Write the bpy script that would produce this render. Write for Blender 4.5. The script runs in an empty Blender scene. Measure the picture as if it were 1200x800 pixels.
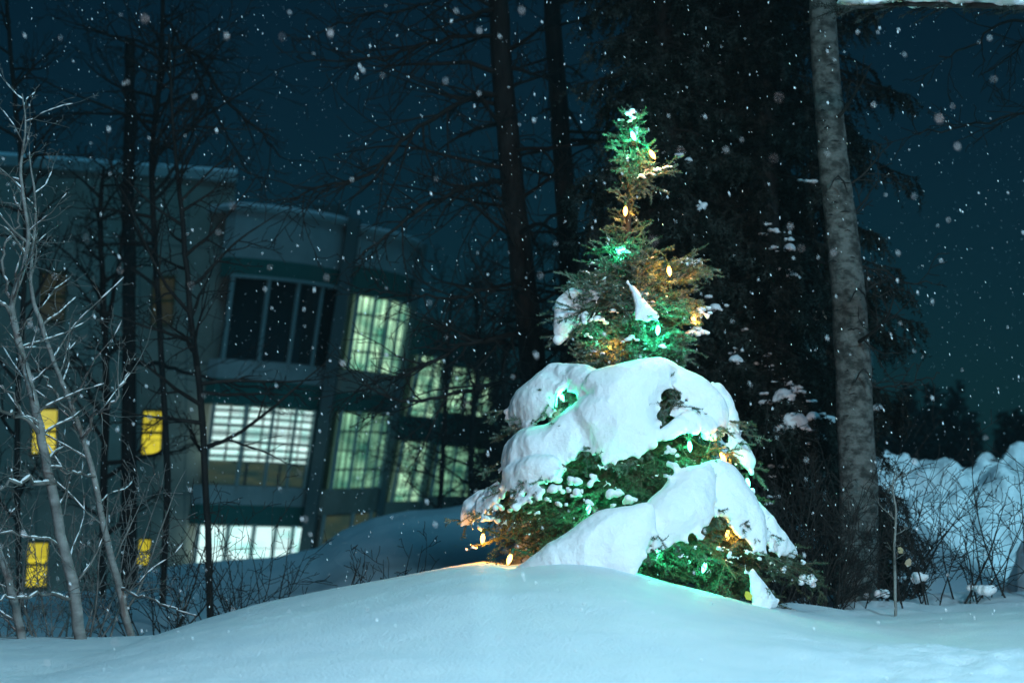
import bpy, bmesh, math, random
import numpy as np
from mathutils import Vector, noise, Matrix
R = math.radians
scene = bpy.context.scene
COL = scene.collection
TAU = 2*math.pi

# ------------------------------------------------------------------ camera
FP = 2337.0                     # focal length in photograph pixels (1200 wide)
PITCH = R(4.8); EYE = 1.55
cam = bpy.data.cameras.new('camera'); cam_ob = bpy.data.objects.new('camera', cam)
COL.objects.link(cam_ob); scene.camera = cam_ob
cam.sensor_width = 36; cam.lens = 36*FP/1200
cam.clip_start = 0.1; cam.clip_end = 3000
cam_ob.location = (0, 0, EYE); cam_ob.rotation_euler = (R(90)+PITCH, 0, 0)
cam.dof.use_dof = True; cam.dof.focus_distance = 10.1; cam.dof.aperture_fstop = 2.8

def P(px, py, Y):
    """where the sight line through a photograph pixel reaches depth Y"""
    u = (px-600)/FP; w = (400-py)/FP
    dy = math.cos(PITCH) - math.sin(PITCH)*w
    dz = math.sin(PITCH) + math.cos(PITCH)*w
    k = Y/dy
    return Vector((u*k, Y, EYE+dz*k))
def interp(x, tab):
    return float(np.interp(x, [a for a, b in tab], [b for a, b in tab]))

# ------------------------------------------------------------------ objects
def tag(o, label=None, cat=None, group=None, kind=None):
    if label: o['label'] = label
    if cat: o['category'] = cat
    if group: o['group'] = group
    if kind: o['kind'] = kind
    return o
def empty(name, loc=(0, 0, 0)):
    o = bpy.data.objects.new(name, None); o.location = loc
    o.empty_display_size = 0.2
    COL.objects.link(o); return o
def link(name, me, mat=None, parent=None, smooth=True):
    o = bpy.data.objects.new(name, me)
    if mat:
        me.materials.clear(); me.materials.append(mat)
    me.polygons.foreach_set('use_smooth', [smooth]*len(me.polygons))
    COL.objects.link(o)
    if parent is not None:
        o.parent = parent
        o.matrix_parent_inverse = Matrix.Translation(-Vector(parent.location))
    return o
def mesh_np(name, verts, faces):
    """verts (n,3); faces (m,k) int array"""
    me = bpy.data.meshes.new(name)
    verts = np.asarray(verts, dtype=np.float32); faces = np.asarray(faces, dtype=np.int32)
    m, k = faces.shape
    me.vertices.add(len(verts)); me.vertices.foreach_set('co', verts.ravel())
    me.loops.add(m*k); me.loops.foreach_set('vertex_index', faces.ravel())
    me.polygons.add(m); me.polygons.foreach_set('loop_start', np.arange(0, m*k, k, dtype=np.int32))
    try: me.polygons.foreach_set('loop_total', np.full(m, k, dtype=np.int32))
    except Exception: pass
    me.update(calc_edges=True); me.validate()
    return me

class MB:
    """a small mesh builder for boxes and slabs"""
    def __init__(s): s.v = []; s.f = []; s.uv = []
    def box(s, a, b):
        x0, y0, z0 = a; x1, y1, z1 = b
        s.hexa([(x0,y0,z0),(x1,y0,z0),(x1,y0,z1),(x0,y0,z1)], [(x0,y1,z0),(x1,y1,z0),(x1,y1,z1),(x0,y1,z1)])
        return s
    def hexa(s, front, back):
        n = len(s.v); s.v += [tuple(p) for p in front]+[tuple(p) for p in back]
        for q in ((0,1,2,3),(7,6,5,4),(4,5,1,0),(5,6,2,1),(6,7,3,2),(7,4,0,3)):
            s.f.append(tuple(n+i for i in q))
            s.uv.append([((i%4) in (1,2), (i%4) in (2,3)) for i in q])
        return s
    def build(s, name, mat, parent=None, smooth=False, bevel=0):
        me = bpy.data.meshes.new(name); me.from_pydata(s.v, [], s.f)
        uvl = me.uv_layers.new(name='UVMap'); k = 0
        for q in s.uv:
            for (a, b) in q:
                uvl.data[k].uv = (float(a), float(b)); k += 1
        me.update()
        o = link(name, me, mat, parent, smooth)
        if bevel:
            m = o.modifiers.new('bevel', 'BEVEL'); m.width = bevel; m.segments = 2
        return o

def tubes(name, lines, sides_of):
    """lines: list of (pts list, radii list). one mesh"""
    V = []; F = []; base = 0
    groups = {}
    for pts, rad in lines:
        groups.setdefault((len(pts), sides_of(rad[0])), []).append((pts, rad))
    for (n, sd), L in groups.items():
        Pt = np.array([l[0] for l in L], dtype=np.float64)      # m,n,3
        Rd = np.array([l[1] for l in L], dtype=np.float64)      # m,n
        T = np.empty_like(Pt)
        T[:, 1:-1] = Pt[:, 2:]-Pt[:, :-2]; T[:, 0] = Pt[:, 1]-Pt[:, 0]; T[:, -1] = Pt[:, -1]-Pt[:, -2]
        T /= np.linalg.norm(T, axis=2, keepdims=True)+1e-9
        avg = Pt[:, -1]-Pt[:, 0]
        ref = np.where(np.abs(avg[:, 2:3]) > 0.8*np.linalg.norm(avg, axis=1, keepdims=True), np.array([[1., 0.1, 0]]), np.array([[0.05, 0.1, 1.]]))
        ref = np.repeat(ref[:, None, :], n, axis=1)
        U = np.cross(T, ref); U /= np.linalg.norm(U, axis=2, keepdims=True)+1e-9
        W = np.cross(T, U)
        a = np.arange(sd)*TAU/sd
        ring = Pt[:, :, None, :] + Rd[:, :, None, None]*(np.cos(a)[None, None, :, None]*U[:, :, None, :]+np.sin(a)[None, None, :, None]*W[:, :, None, :])
        m = len(L)
        V.append(ring.reshape(-1, 3))
        idx = base+np.arange(m*n*sd).reshape(m, n, sd)
        A = idx[:, :-1, :]; B = np.roll(A, -1, axis=2); D = idx[:, 1:, :]; C_ = np.roll(D, -1, axis=2)
        F.append(np.stack([A, B, C_, D], axis=-1).reshape(-1, 4))
        base += m*n*sd
    return mesh_np(name, np.concatenate(V), np.concatenate(F))

# ------------------------------------------------------------------ materials
def nmat(name, col, rough=0.8, spec=0.3):
    m = bpy.data.materials.new(name); m.use_nodes = True
    b = m.node_tree.nodes['Principled BSDF']
    b.inputs['Base Color'].default_value = (*col, 1); b.inputs['Roughness'].default_value = rough
    b.inputs['Specular IOR Level'].default_value = spec
    return m
def nd(m, t, **kw):
    n = m.node_tree.nodes.new(t)
    for k, v in kw.items():
        if k in n.inputs: n.inputs[k].default_value = v
        else: setattr(n, k, v)
    return n
def lk(m, a, b): m.node_tree.links.new(a, b)
def noisy(m, c0, c1, scale, lo=0.35, hi=0.65, detail=5, coord='Object', stretch=None, bump=0, bscale=None, bdist=0.01):
    b = m.node_tree.nodes['Principled BSDF']
    tc = nd(m, 'ShaderNodeTexCoord'); out = tc.outputs[coord]
    if stretch:
        mp = nd(m, 'ShaderNodeMapping'); mp.inputs['Scale'].default_value = stretch
        lk(m, out, mp.inputs['Vector']); out = mp.outputs['Vector']
    n = nd(m, 'ShaderNodeTexNoise', Scale=scale, Detail=detail, Roughness=0.6); lk(m, out, n.inputs['Vector'])
    r = nd(m, 'ShaderNodeValToRGB'); r.color_ramp.elements[0].position = lo; r.color_ramp.elements[1].position = hi
    r.color_ramp.elements[0].color = (*c0, 1); r.color_ramp.elements[1].color = (*c1, 1)
    lk(m, n.outputs['Fac'], r.inputs['Fac']); lk(m, r.outputs['Color'], b.inputs['Base Color'])
    if bump:
        n2 = nd(m, 'ShaderNodeTexNoise', Scale=bscale or scale*3, Detail=6, Roughness=0.65); lk(m, out, n2.inputs['Vector'])
        bp = nd(m, 'ShaderNodeBump', Strength=bump, Distance=bdist); lk(m, n2.outputs['Fac'], bp.inputs['Height']); lk(m, bp.outputs['Normal'], b.inputs['Normal'])
    return m

def snow_mat(name, bump, bscale, bdist, c0=(.78, .82, .86), c1=(.86, .88, .9)):
    m = nmat(name, (.84, .87, .9), .6, .25)
    noisy(m, c0, c1, 3.0, bump=bump, bscale=bscale, bdist=bdist)
    return m
M_snow = snow_mat('snow_ground', .75, 70, .012)
M_cap = snow_mat('snow_cap', .7, 45, .012, (.84, .85, .87), (.9, .9, .91))
M_bank = snow_mat('snow_bank', .9, 6, .12)
M_flake = nmat('flake', (.9, .93, .95), .7)
M_bark = noisy(nmat('bark_dark', (.04, .035, .03)), (.006, .0065, .0065), (.024, .024, .022), 14, stretch=(1, 1, .25), bump=.8, bscale=30, bdist=.02)
M_twig = noisy(nmat('twig_dark', (.04, .035, .03)), (.010, .009, .008), (.026, .023, .020), 8)
M_bbark = nmat('bark_birch', (.3, .3, .27))
noisy(M_bbark, (.045, .045, .04), (.17, .17, .155), 7, lo=.40, hi=.58, detail=12, stretch=(1.6, 1.6, 2.4), bump=1, bscale=22, bdist=.03)
M_bbark2 = noisy(nmat('bark_young_birch', (.4, .38, .34)), (.09, .09, .085), (.29, .29, .28), 9, lo=.3, hi=.7, stretch=(1, 1, 2), bump=.5, bscale=40, bdist=.005)
M_twig2 = noisy(nmat('twig_pale', (.2, .17, .14)), (.07, .068, .062), (.20, .195, .185), 12)
M_needle = noisy(nmat('needles', (.05, .1, .04), .6), (.022, .045, .024), (.105, .125, .07), 9, lo=.35, hi=.7, detail=3)
M_frost = noisy(nmat('needles_frosted', (.1, .14, .09), .6), (.035, .075, .045), (.25, .31, .26), 16, lo=.42, hi=.72, detail=3)
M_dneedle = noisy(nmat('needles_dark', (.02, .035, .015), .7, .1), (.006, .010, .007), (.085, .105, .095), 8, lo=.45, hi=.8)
M_twigs = nmat('spruce_wood', (.12, .09, .06))

def emit_mat(name, col, strength):
    m = nmat(name, col, .3)
    b = m.node_tree.nodes['Principled BSDF']
    b.inputs['Emission Color'].default_value = (*col, 1); b.inputs['Emission Strength'].default_value = strength
    return m
def lit_window(name, ca, cb, strength, sx, sy, lo=.3, hi=.7, row=.25, gap=.03):
    """a lit room seen through glass: bright cells between dark bars, uneven"""
    m = nmat(name, (.05, .06, .06), .2)
    b = m.node_tree.nodes['Principled BSDF']
    tc = nd(m, 'ShaderNodeTexCoord')
    br = nd(m, 'ShaderNodeTexBrick', Scale=1.0); br.offset = 0; br.inputs['Brick Width'].default_value = 1/sx
    br.inputs['Row Height'].default_value = 1/sy; br.inputs['Mortar Size'].default_value = gap/sy
    br.inputs['Color1'].default_value = (1, 1, 1, 1); br.inputs['Color2'].default_value = (.6, .6, .6, 1); br.inputs['Mortar'].default_value = (.12, .12, .12, 1)
    lk(m, tc.outputs['UV'], br.inputs['Vector'])
    n = nd(m, 'ShaderNodeTexNoise', Scale=3.0, Detail=4); lk(m, tc.outputs['UV'], n.inputs['Vector'])
    r = nd(m, 'ShaderNodeValToRGB'); r.color_ramp.elements[0].position = lo; r.color_ramp.elements[1].position = hi
    r.color_ramp.elements[0].color = (*ca, 1); r.color_ramp.elements[1].color = (*cb, 1)
    lk(m, n.outputs['Fac'], r.inputs['Fac'])
    mx = nd(m, 'ShaderNodeMix', data_type='RGBA', blend_type='MULTIPLY'); mx.inputs[0].default_value = 1
    lk(m, br.outputs['Color'], mx.inputs[6]); lk(m, r.outputs['Color'], mx.inputs[7])
    lk(m, mx.outputs[2], b.inputs['Emission Color']); b.inputs['Emission Strength'].default_value = strength
    return m

# ------------------------------------------------------------------ sky and lights
w = bpy.data.worlds.new('World'); scene.world = w; w.use_nodes = True
wt = w.node_tree; bg = wt.nodes['Background']
sky = wt.nodes.new('ShaderNodeTexSky'); sky.sky_type = 'NISHITA'; sky.sun_disc = False
SUN_EL = R(52); SUN_AZ = R(160)
sky.sun_elevation = SUN_EL; sky.sun_rotation = SUN_AZ
tint = wt.nodes.new('ShaderNodeMix'); tint.data_type = 'RGBA'; tint.blend_type = 'MULTIPLY'; tint.inputs[0].default_value = 1
tint.inputs[7].default_value = (.15, 1.0, 1.34, 1)
wt.links.new(sky.outputs[0], tint.inputs[6]); wt.links.new(tint.outputs[2], bg.inputs[0])
bg.inputs[1].default_value = .0036
sun = bpy.data.lights.new('sun', 'SUN'); sun_ob = bpy.data.objects.new('sun', sun); COL.objects.link(sun_ob)
sun.energy = .5; sun.angle = R(16); sun.color = (.10, .62, 1)
d = Vector((math.sin(SUN_AZ)*math.cos(SUN_EL), math.cos(SUN_AZ)*math.cos(SUN_EL), math.sin(SUN_EL)))
sun_ob.rotation_euler = d.to_track_quat('Z', 'Y').to_euler()

def unseen_lamp(x, y, z0, h, watts, label, aim, half, col=(.50, .83, 1)):
    t = empty('unseen_lamp', (x, y, z0)); tag(t, label, 'street lamp')
    m = nmat('lamp_metal', (.18, .19, .2), .5)
    pts = [Vector((x, y, z0-.4+ (h+.4)*k/6)) for k in range(7)]
    link('pole', tubes('pole', [(pts, [.09-.006*k for k in range(7)])], lambda r: 12), m, t)
    ax = -1.0 if x > 0 else 1.0
    arm = [Vector((x+ax*k*.25, y, z0+h+.12*math.sin(k/4*1.5))) for k in range(5)]
    link('arm', tubes('arm', [(arm, [.035]*5)], lambda r: 8), m, t)
    hx = x+ax*1.15; hz = z0+h+.1
    hd = MB().box((hx-.35, y-.14, hz), (hx+.35, y+.14, hz+.13)).build('lamp_head', m, t, bevel=.03)
    MB().box((hx-.26, y-.1, hz-.022), (hx+.26, y+.1, hz-.004)).build('lens', emit_mat('lamp_lens', col, 12), hd)
    l = bpy.data.lights.new('lamp_light', 'SPOT'); l.energy = watts; l.color = col; l.shadow_soft_size = .25; l.spot_size = R(half*2); l.spot_blend = .85
    lo = bpy.data.objects.new('lamp_light', l); COL.objects.link(lo); lo.location = (hx, y, hz-.3); lo.rotation_euler = (Vector(aim)-Vector(lo.location)).to_track_quat('-Z', 'Y').to_euler()
    return t
unseen_lamp(4.6, 2.6, .8, 5.6, 2900, 'tall grey street lamp with a short arm to the right of the snow mound', (-.2, 9.2, .9), 42, (.36, .76, .96))
unseen_lamp(2.8, -6.0, .7, 2.5, 2900, 'added low grey lamp behind the camera, unseen, that whitens the snow on the spruce', (-.1, 10.4, 1.5), 17, (1, .86, .84))  # added lamp out of view, put in to whiten the spruce snow from the front
unseen_lamp(10.5, 16.0, .5, 5.5, 2600, 'grey street lamp off to the right beside the ploughed snow bank', (5.6, 25, 1.2), 34, (.36, .8, 1))

scene.view_settings.view_transform = 'Standard'; scene.view_settings.look = 'None'
scene.view_settings.exposure = 0; scene.view_settings.gamma = 1
scene.cycles.use_denoising = True
scene.cycles.sample_clamp_indirect = 3
scene.cycles.max_bounces = 5; scene.cycles.diffuse_bounces = 3

# ------------------------------------------------------------------ ground
CREST = [(-400, 765), (0, 751), (100, 752), (170, 749), (230, 729), (300, 709), (380, 693), (450, 681), (520, 669), (565, 663), (597, 668), (625, 664),
         (655, 661), (685, 661), (712, 664), (738, 671), (755, 675), (790, 686), (840, 698), (880, 709), (930, 718), (1000, 723), (1050, 720), (1100, 718), (1200, 711), (1600, 700)]
CY = [(-400, 10.5), (0, 10.5), (200, 10.2), (450, 9.7), (600, 9.45), (880, 9.6), (950, 10.6), (1010, 11.3), (1600, 11.4)]
RIDGE = [(-500, 690), (0, 700), (130, 694), (165, 668), (225, 656), (320, 650), (375, 641), (400, 624), (440, 607), (480, 599), (560, 592), (620, 592), (700, 602),
         (800, 625), (1000, 640), (1200, 640), (1600, 640)]
def sm(t): t = min(1, max(0, t)); return t*t*(3-2*t)
def ground_z(x, y):
    pxc = 600+x/10.0*FP*1.0
    Yc = interp(pxc, CY)
    pxc = 600+x/Yc*FP; Yc = interp(pxc, CY); pxc = 600+x/Yc*FP
    zc = P(pxc, interp(pxc, CREST), Yc).z
    if y <= Yc:
        t = (y-6.0)/(Yc-6.0)
        z = .9+(zc-.9)*(sm(t)*.55+max(0, min(1, t))*.45)
        near = math.exp(-((y-(8.1-.2*x))/.75)**2)*sm((x-.7)/1.4)
        z += .075*near
        z += .03*noise.noise(Vector((x*.5, y*.6, 3)))*sm((Yc-y)/1.2)
        z += .05*math.exp(-((y-7.9)/1.0)**2)*math.exp(-((x+.3)/1.1)**2)
        z += (.020*noise.noise(Vector((x*3.5, y*3.5, 7)))+.022*noise.noise(Vector((x*10, y*9, 7)))+.008*noise.noise(Vector((x*22, y*20, 7))))*sm((x-.7)/1)*sm((8.5-y)/.6)
        z += (.016*noise.noise(Vector((x*1.3, y*2.0, 11)))+.005*noise.noise(Vector((x*5, y*6, 12)))+.004*noise.noise(Vector((x*14, y*15, 13))))*sm((Yc-y)/.5)
        if y < 6: z -= .1*sm((6-y)/3)
        return z
    plat = 1.9*math.exp(-((pxc-745)/190.0)**2)+.25+1.4*sm((pxc-930)/90)
    t = max(0, (y-Yc-plat)/1.9)
    px = 600+x/max(y, 1)*FP
    zr = P(px, interp(px, RIDGE), 28).z
    bs = .5-1.5*sm((y-23)/12)
    back = bs+(zr-bs)*math.exp(-((y-28)/(9.0 if y < 28 else 5.0))**2)
    back += .10*noise.noise(Vector((x*.35, y*.25, 1)))+.05*noise.noise(Vector((x*1.1, y*.8, 5)))
    z = back+(zc-back)*math.exp(-t*t)
    if pxc > 930 and y < Yc+3: z += .05*noise.noise(Vector((x*3, y*2, 9)))*sm((y-Yc)/.3)
    if y > 40: z = -1+(z+1)*math.exp(-(y-40)/20)
    return z
def graded(pts):
    out = []
    for (a, b, st) in pts: out += list(np.arange(a, b-1e-6, st))
    return out
xs = graded([(-160, -60, 20), (-60, -20, 4), (-20, -8, .6), (-8, -3.2, .12), (-3.2, 3.2, .035), (3.2, 8, .12), (8, 20, .6), (20, 60, 4), (60, 161, 20)])
ys = graded([(-40, -4, 4), (-4, 5.5, .25), (5.5, 13, .04), (13, 40, .25), (40, 70, 1.5), (70, 120, 10), (120, 261, 20)])
gv = [(x, y, ground_z(x, y)) for y in ys for x in xs]
nx, ny = len(xs), len(ys)
ii = np.arange(nx*ny).reshape(ny, nx)
gf = np.stack([ii[:-1, :-1], ii[:-1, 1:], ii[1:, 1:], ii[1:, :-1]], -1).reshape(-1, 4)
ground = link('ground', mesh_np('ground', gv, gf), M_snow); ground['kind'] = 'structure'

# ------------------------------------------------------------------ soft snow lumps
ICO = {}
def ico(sub):
    if sub not in ICO:
        bm = bmesh.new(); bmesh.ops.create_icosphere(bm, subdivisions=sub, radius=1)
        ICO[sub] = (np.array([v.co[:] for v in bm.verts]), np.array([[v.index for v in f.verts] for f in bm.faces])); bm.free()
    return ICO[sub]
def balls_mesh(balls, sub=2):
    v0, f0 = ico(sub); V = []; F = []
    for k, (c, r) in enumerate(balls):
        rr = np.array(r) if hasattr(r, '__len__') else np.array([r, r, r])
        V.append(v0*rr+np.array(c[:])); F.append(f0+k*len(v0))
    return mesh_np('lumps', np.concatenate(V), np.concatenate(F))
def lumps(name, balls, mat, parent, voxel=.012, smooth=6, amp=.006, freq=14, big=0, sub=2):
    me = balls_mesh(balls, sub)
    tmp = bpy.data.objects.new('tmp', me); COL.objects.link(tmp)
    md = tmp.modifiers.new('r', 'REMESH'); md.mode = 'VOXEL'; md.voxel_size = voxel
    s = tmp.modifiers.new('s', 'SMOOTH'); s.factor = .6; s.iterations = smooth
    dg = bpy.context.evaluated_depsgraph_get()
    out = bpy.data.meshes.new_from_object(tmp.evaluated_get(dg), depsgraph=dg)
    bpy.data.objects.remove(tmp)
    n = len(out.vertices); co = np.empty(n*3); nr = np.empty(n*3)
    out.vertices.foreach_get('co', co); co = co.reshape(-1, 3)
    out.vertex_normals.foreach_get('vector', nr); nr = nr.reshape(-1, 3)
    dd = np.array([amp*noise.noise(Vector(c)*freq)+amp*.5*noise.noise(Vector(c)*freq*2.7)+(big*noise.noise(Vector(c)*3.3)+big*.5*(.45-2*abs(noise.noise(Vector((c[0]*5.5, c[1]*5.5, c[2]*3.6)))))*.8 if big else 0) for c in co])
    out.vertices.foreach_set('co', (co+nr*dd[:, None]).ravel()); out.update()
    out.name = name
    return link(name, out, mat, parent)
def in_poly(x, y, poly):
    c = False; j = len(poly)-1
    for i in range(len(poly)):
        xi, yi = poly[i]; xj, yj = poly[j]
        if (yi > y) != (yj > y) and x < (xj-xi)*(y-yi)/(yj-yi)+xi: c = not c
        j = i
    return c
def d_poly(x, y, poly):
    best = 1e9
    for i in range(len(poly)):
        x0, y0 = poly[i-1]; x1, y1 = poly[i]
        dx, dy = x1-x0, y1-y0; L = dx*dx+dy*dy
        t = max(0, min(1, ((x-x0)*dx+(y-y0)*dy)/L)) if L else 0
        best = min(best, math.hypot(x-x0-t*dx, y-y0-t*dy))
    return best

# ------------------------------------------------------------------ the decorated spruce
TY = 10.5                                    # depth of its trunk
rng = random.Random(7)
tree = empty('spruce_tree', (P(745, 700, TY).x, TY, 1.0))
tag(tree, 'small spruce buried in thick snow on the mound, hung with green and amber bulbs', 'tree')
trunk_px = [(748, 720), (746, 640), (744, 560), (741, 480), (738, 420), (735, 350), (735, 290), (737, 240), (738, 200), (741, 165), (740, 132)]
trunk_r = [.05, .047, .042, .036, .03, .024, .019, .014, .011, .007, .004]
tp = [P(a, b, TY) for a, b in trunk_px]
link('trunk', tubes('trunk', [(tp, trunk_r)], lambda r: 10), M_bark, tree)
LEFT = [(128, 4), (140, 15), (160, 25), (185, 27), (200, 22), (212, 10), (222, 20), (240, 10), (262, 14), (280, 32), (300, 44), (318, 50), (345, 80), (370, 88), (400, 88), (425, 86),
        (450, 125), (500, 135), (550, 150), (590, 190), (620, 203), (645, 196), (665, 165), (700, 120)]
RIGHT = [(128, 4), (140, 13), (160, 22), (180, 30), (192, 50), (205, 26), (215, 8), (240, 8), (262, 18), (280, 26), (300, 76), (318, 90), (330, 62), (350, 85), (370, 92), (400, 80), (425, 74),
         (450, 95), (500, 118), (540, 128), (570, 140), (600, 160), (630, 178), (655, 205), (672, 235), (690, 240), (705, 215)]
LEAN = {}
wood = []            # (pts, radii)
segs = []            # needle-bearing segments (p, q, size)
def twig(p, dr, L, r, lv, droop, nseg=4):
    pts = [p.copy()]; d = dr.normalized(); st = L/nseg
    for k in range(nseg):
        d = (d+Vector((rng.gauss(0, .1), rng.gauss(0, .1), rng.gauss(0, .08)-droop))).normalized()
        pts.append(pts[-1]+d*st)
    wood.append((pts, [r*(1-.7*k/nseg) for k in range(nseg+1)]))
    return pts
def foliate(pts, L, lv0, dens=1.0):
    """side shoots on a branch line, each with shoots of its own"""
    n = max(3, int(L/.038*dens)); side = 1
    m = len(pts)-1
    for k in range(n):
        f = .18+.82*(k+rng.random()*.6)/n
        if f > .99: f = .99
        a = f*m; i = int(a); q = pts[i].lerp(pts[i+1], a-i)
        ax = (pts[i+1]-pts[i]).normalized()
        up = Vector((0, 0, 1)); lat = ax.cross(up)
        if lat.length < .2: lat = Vector((rng.gauss(0, 1), rng.gauss(0, 1), 0))
        lat.normalize(); side = -side
        th_ = rng.gauss(0, .65 if q.z > 2.25 else .25); lat = lat*math.cos(th_)+ax.cross(lat)*math.sin(th_)
        d = ax*rng.uniform(.55, .95)+lat*side*rng.uniform(.5, 1)+Vector((0, 0, rng.uniform(-.35, .25)))
        l2 = min(.24, (.05+.22*L+.25*(1-f)*L))*rng.uniform(.55, 1.1)
        p2 = twig(q, d, l2, .0028, 2, .03, 3)
        for j in range(3): segs.append((p2[j], p2[j+1], 1))
        nn = int(l2/.035)
        for j in range(nn):
            g = (.15+.8*(j+rng.random())/max(1, nn))*3; g = min(g, 2.99); e = int(g); q3 = p2[e].lerp(p2[e+1], g-e)
            ax3 = (p2[e+1]-p2[e]).normalized(); lat3 = ax3.cross(up); lat3.normalize()
            d3 = ax3*.8+lat3*rng.choice((-1, 1))*.8+Vector((0, 0, rng.uniform(-.5, .3)))
            l3 = rng.uniform(.03, .05+.04*min(1, L/.4))
            q4 = q3+d3.normalized()*l3
            segs.append((q3, q4, 1))
    for j in range(m//3, m): segs.append((pts[j], pts[j+1], 1))
def branch(ys_, yt, az, frac=1.0, dens=1.0, depth_scale=.95):
    """from the trunk at pixel row ys_ to a tip at row yt; az=0 right, pi/2 away, pi left"""
    c, s = math.cos(az), math.sin(az)
    wR = interp(yt, RIGHT); wL = interp(yt, LEFT)
    half = (wR if c > 0 else wL)
    avgw = (wR+wL)/2
    ax0 = interp(ys_, [(b, a) for a, b in sorted(trunk_px, key=lambda q: q[1])])
    axt = interp(yt, [(b, a) for a, b in sorted(trunk_px, key=lambda q: q[1])])
    p0 = P(ax0, ys_, TY)
    tipx = axt+half*c*frac
    ry = avgw*s*frac*depth_scale*TY/FP
    p1 = P(tipx, yt, TY+ry)
    # keep height fixed from the trunk row, not the sight line
    p1.z = P(axt, yt, TY).z
    p1.x = P(tipx, yt, TY).x
    L = (p1-p0).length
    if L < .02: return
    sag = (.10 if ys_ > 420 else -.05)*L
    n = 7; pts = []
    for k in range(n+1):
        t = k/n
        q = p0.lerp(p1, t); q.z += sag*math.sin(math.pi*t)
        q += Vector((rng.gauss(0, .006), rng.gauss(0, .006), rng.gauss(0, .006)))*min(1, k)
        pts.append(q)
    r0 = .004+.009*min(1, L)
    wood.append((pts, [r0*(1-.75*k/n) for k in range(n+1)]))
    foliate(pts, L, 1, dens)
# leader tuft
for k in range(34):
    yt = rng.uniform(131, 210); branch(yt+rng.uniform(8, 24), yt, rng.uniform(0, TAU), rng.uniform(.5, .9), 1.9)
for k in range(7):
    yt = rng.uniform(215, 270); branch(yt+rng.uniform(5, 20), yt, rng.uniform(0, TAU), rng.uniform(.5, 1), .9)
for (a, b, az, f) in [(218, 192, .15, 1), (222, 200, -.2, .9), (232, 223, math.pi+.1, 1), (225, 205, 2.9, .8), (268, 245, 3.3, 1.0), (275, 258, .3, 1), (290, 268, -.5, 1), (285, 270, 3.7, 1),
                      (345, 288, math.pi-.1, 1.0), (350, 310, .05, 1), (352, 318, -.3, 1), (340, 305, .4, .95), (360, 330, 3.4, 1), (330, 298, 5.2, .9)]:
    branch(a, b, az, f, 1.3)
for k in range(30):
    yt = rng.uniform(280, 335); branch(yt+rng.uniform(10, 35), yt, rng.uniform(0, TAU), rng.uniform(.45, .85), 1.1)
for k in range(150):
    yt = rng.uniform(325, 432); branch(yt-rng.uniform(-24, 12), yt, rng.uniform(0, TAU), rng.uniform(.45, .93), 1.25)
for k in range(70):
    yt = rng.uniform(432, 540); branch(yt-rng.uniform(5, 60), yt, rng.uniform(0, TAU), rng.uniform(.5, .82), .8, .92)
for k in range(230):
    yt = rng.uniform(530, 705); az = rng.uniform(0, TAU)
    if rng.random() < .45: az = rng.uniform(math.pi, TAU)
    branch(yt-rng.uniform(20, 95), yt, az, rng.uniform(.5, .9), .95, .92)
def needles(segs, per_m, ln, wd, seed, name, upbias=.25):
    g = np.random.default_rng(seed)
    A = np.array([s[0][:] for s in segs]); B = np.array([s[1][:] for s in segs])
    L = np.linalg.norm(B-A, axis=1); cnt = np.maximum(2, (L*per_m+g.random(len(L))).astype(int))
    idx = np.repeat(np.arange(len(L)), cnt); n = len(idx)
    t = g.random(n)[:, None]; base = A[idx]*(1-t)+B[idx]*t
    ax = (B-A)[idx]/(L[idx][:, None]+1e-9)
    rad = g.normal(size=(n, 3)); rad -= ax*np.sum(rad*ax, axis=1, keepdims=True); rad[:, 2] += upbias
    rad /= np.linalg.norm(rad, axis=1, keepdims=True)
    d = ax*.62+rad*.8; d /= np.linalg.norm(d, axis=1, keepdims=True)
    ll = ln*(.7+.6*g.random(n))[:, None]
    s = np.cross(d, g.normal(size=(n, 3))); s /= np.linalg.norm(s, axis=1, keepdims=True); s *= wd*.5
    V = np.stack([base-s, base+s, base+d*ll], axis=1).reshape(-1, 3)
    F = np.arange(n*3).reshape(n, 3)
    return mesh_np(name, V, F)
crown = link('crown', tubes('crown', wood, lambda r: 5 if r > .004 else 3), M_twigs, tree)
up_seg = [s for s in segs if s[0].z > P(740, 432, TY).z]; lo_seg = [s for s in segs if s[0].z <= P(740, 432, TY).z]
link('needles', needles(up_seg, 1000, .0125, .0032, 1, 'needles_upper'), M_frost, crown, smooth=False)
link('needles', needles(lo_seg, 600, .014, .0032, 2, 'needles_lower'), M_needle, crown, smooth=False)

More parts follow.
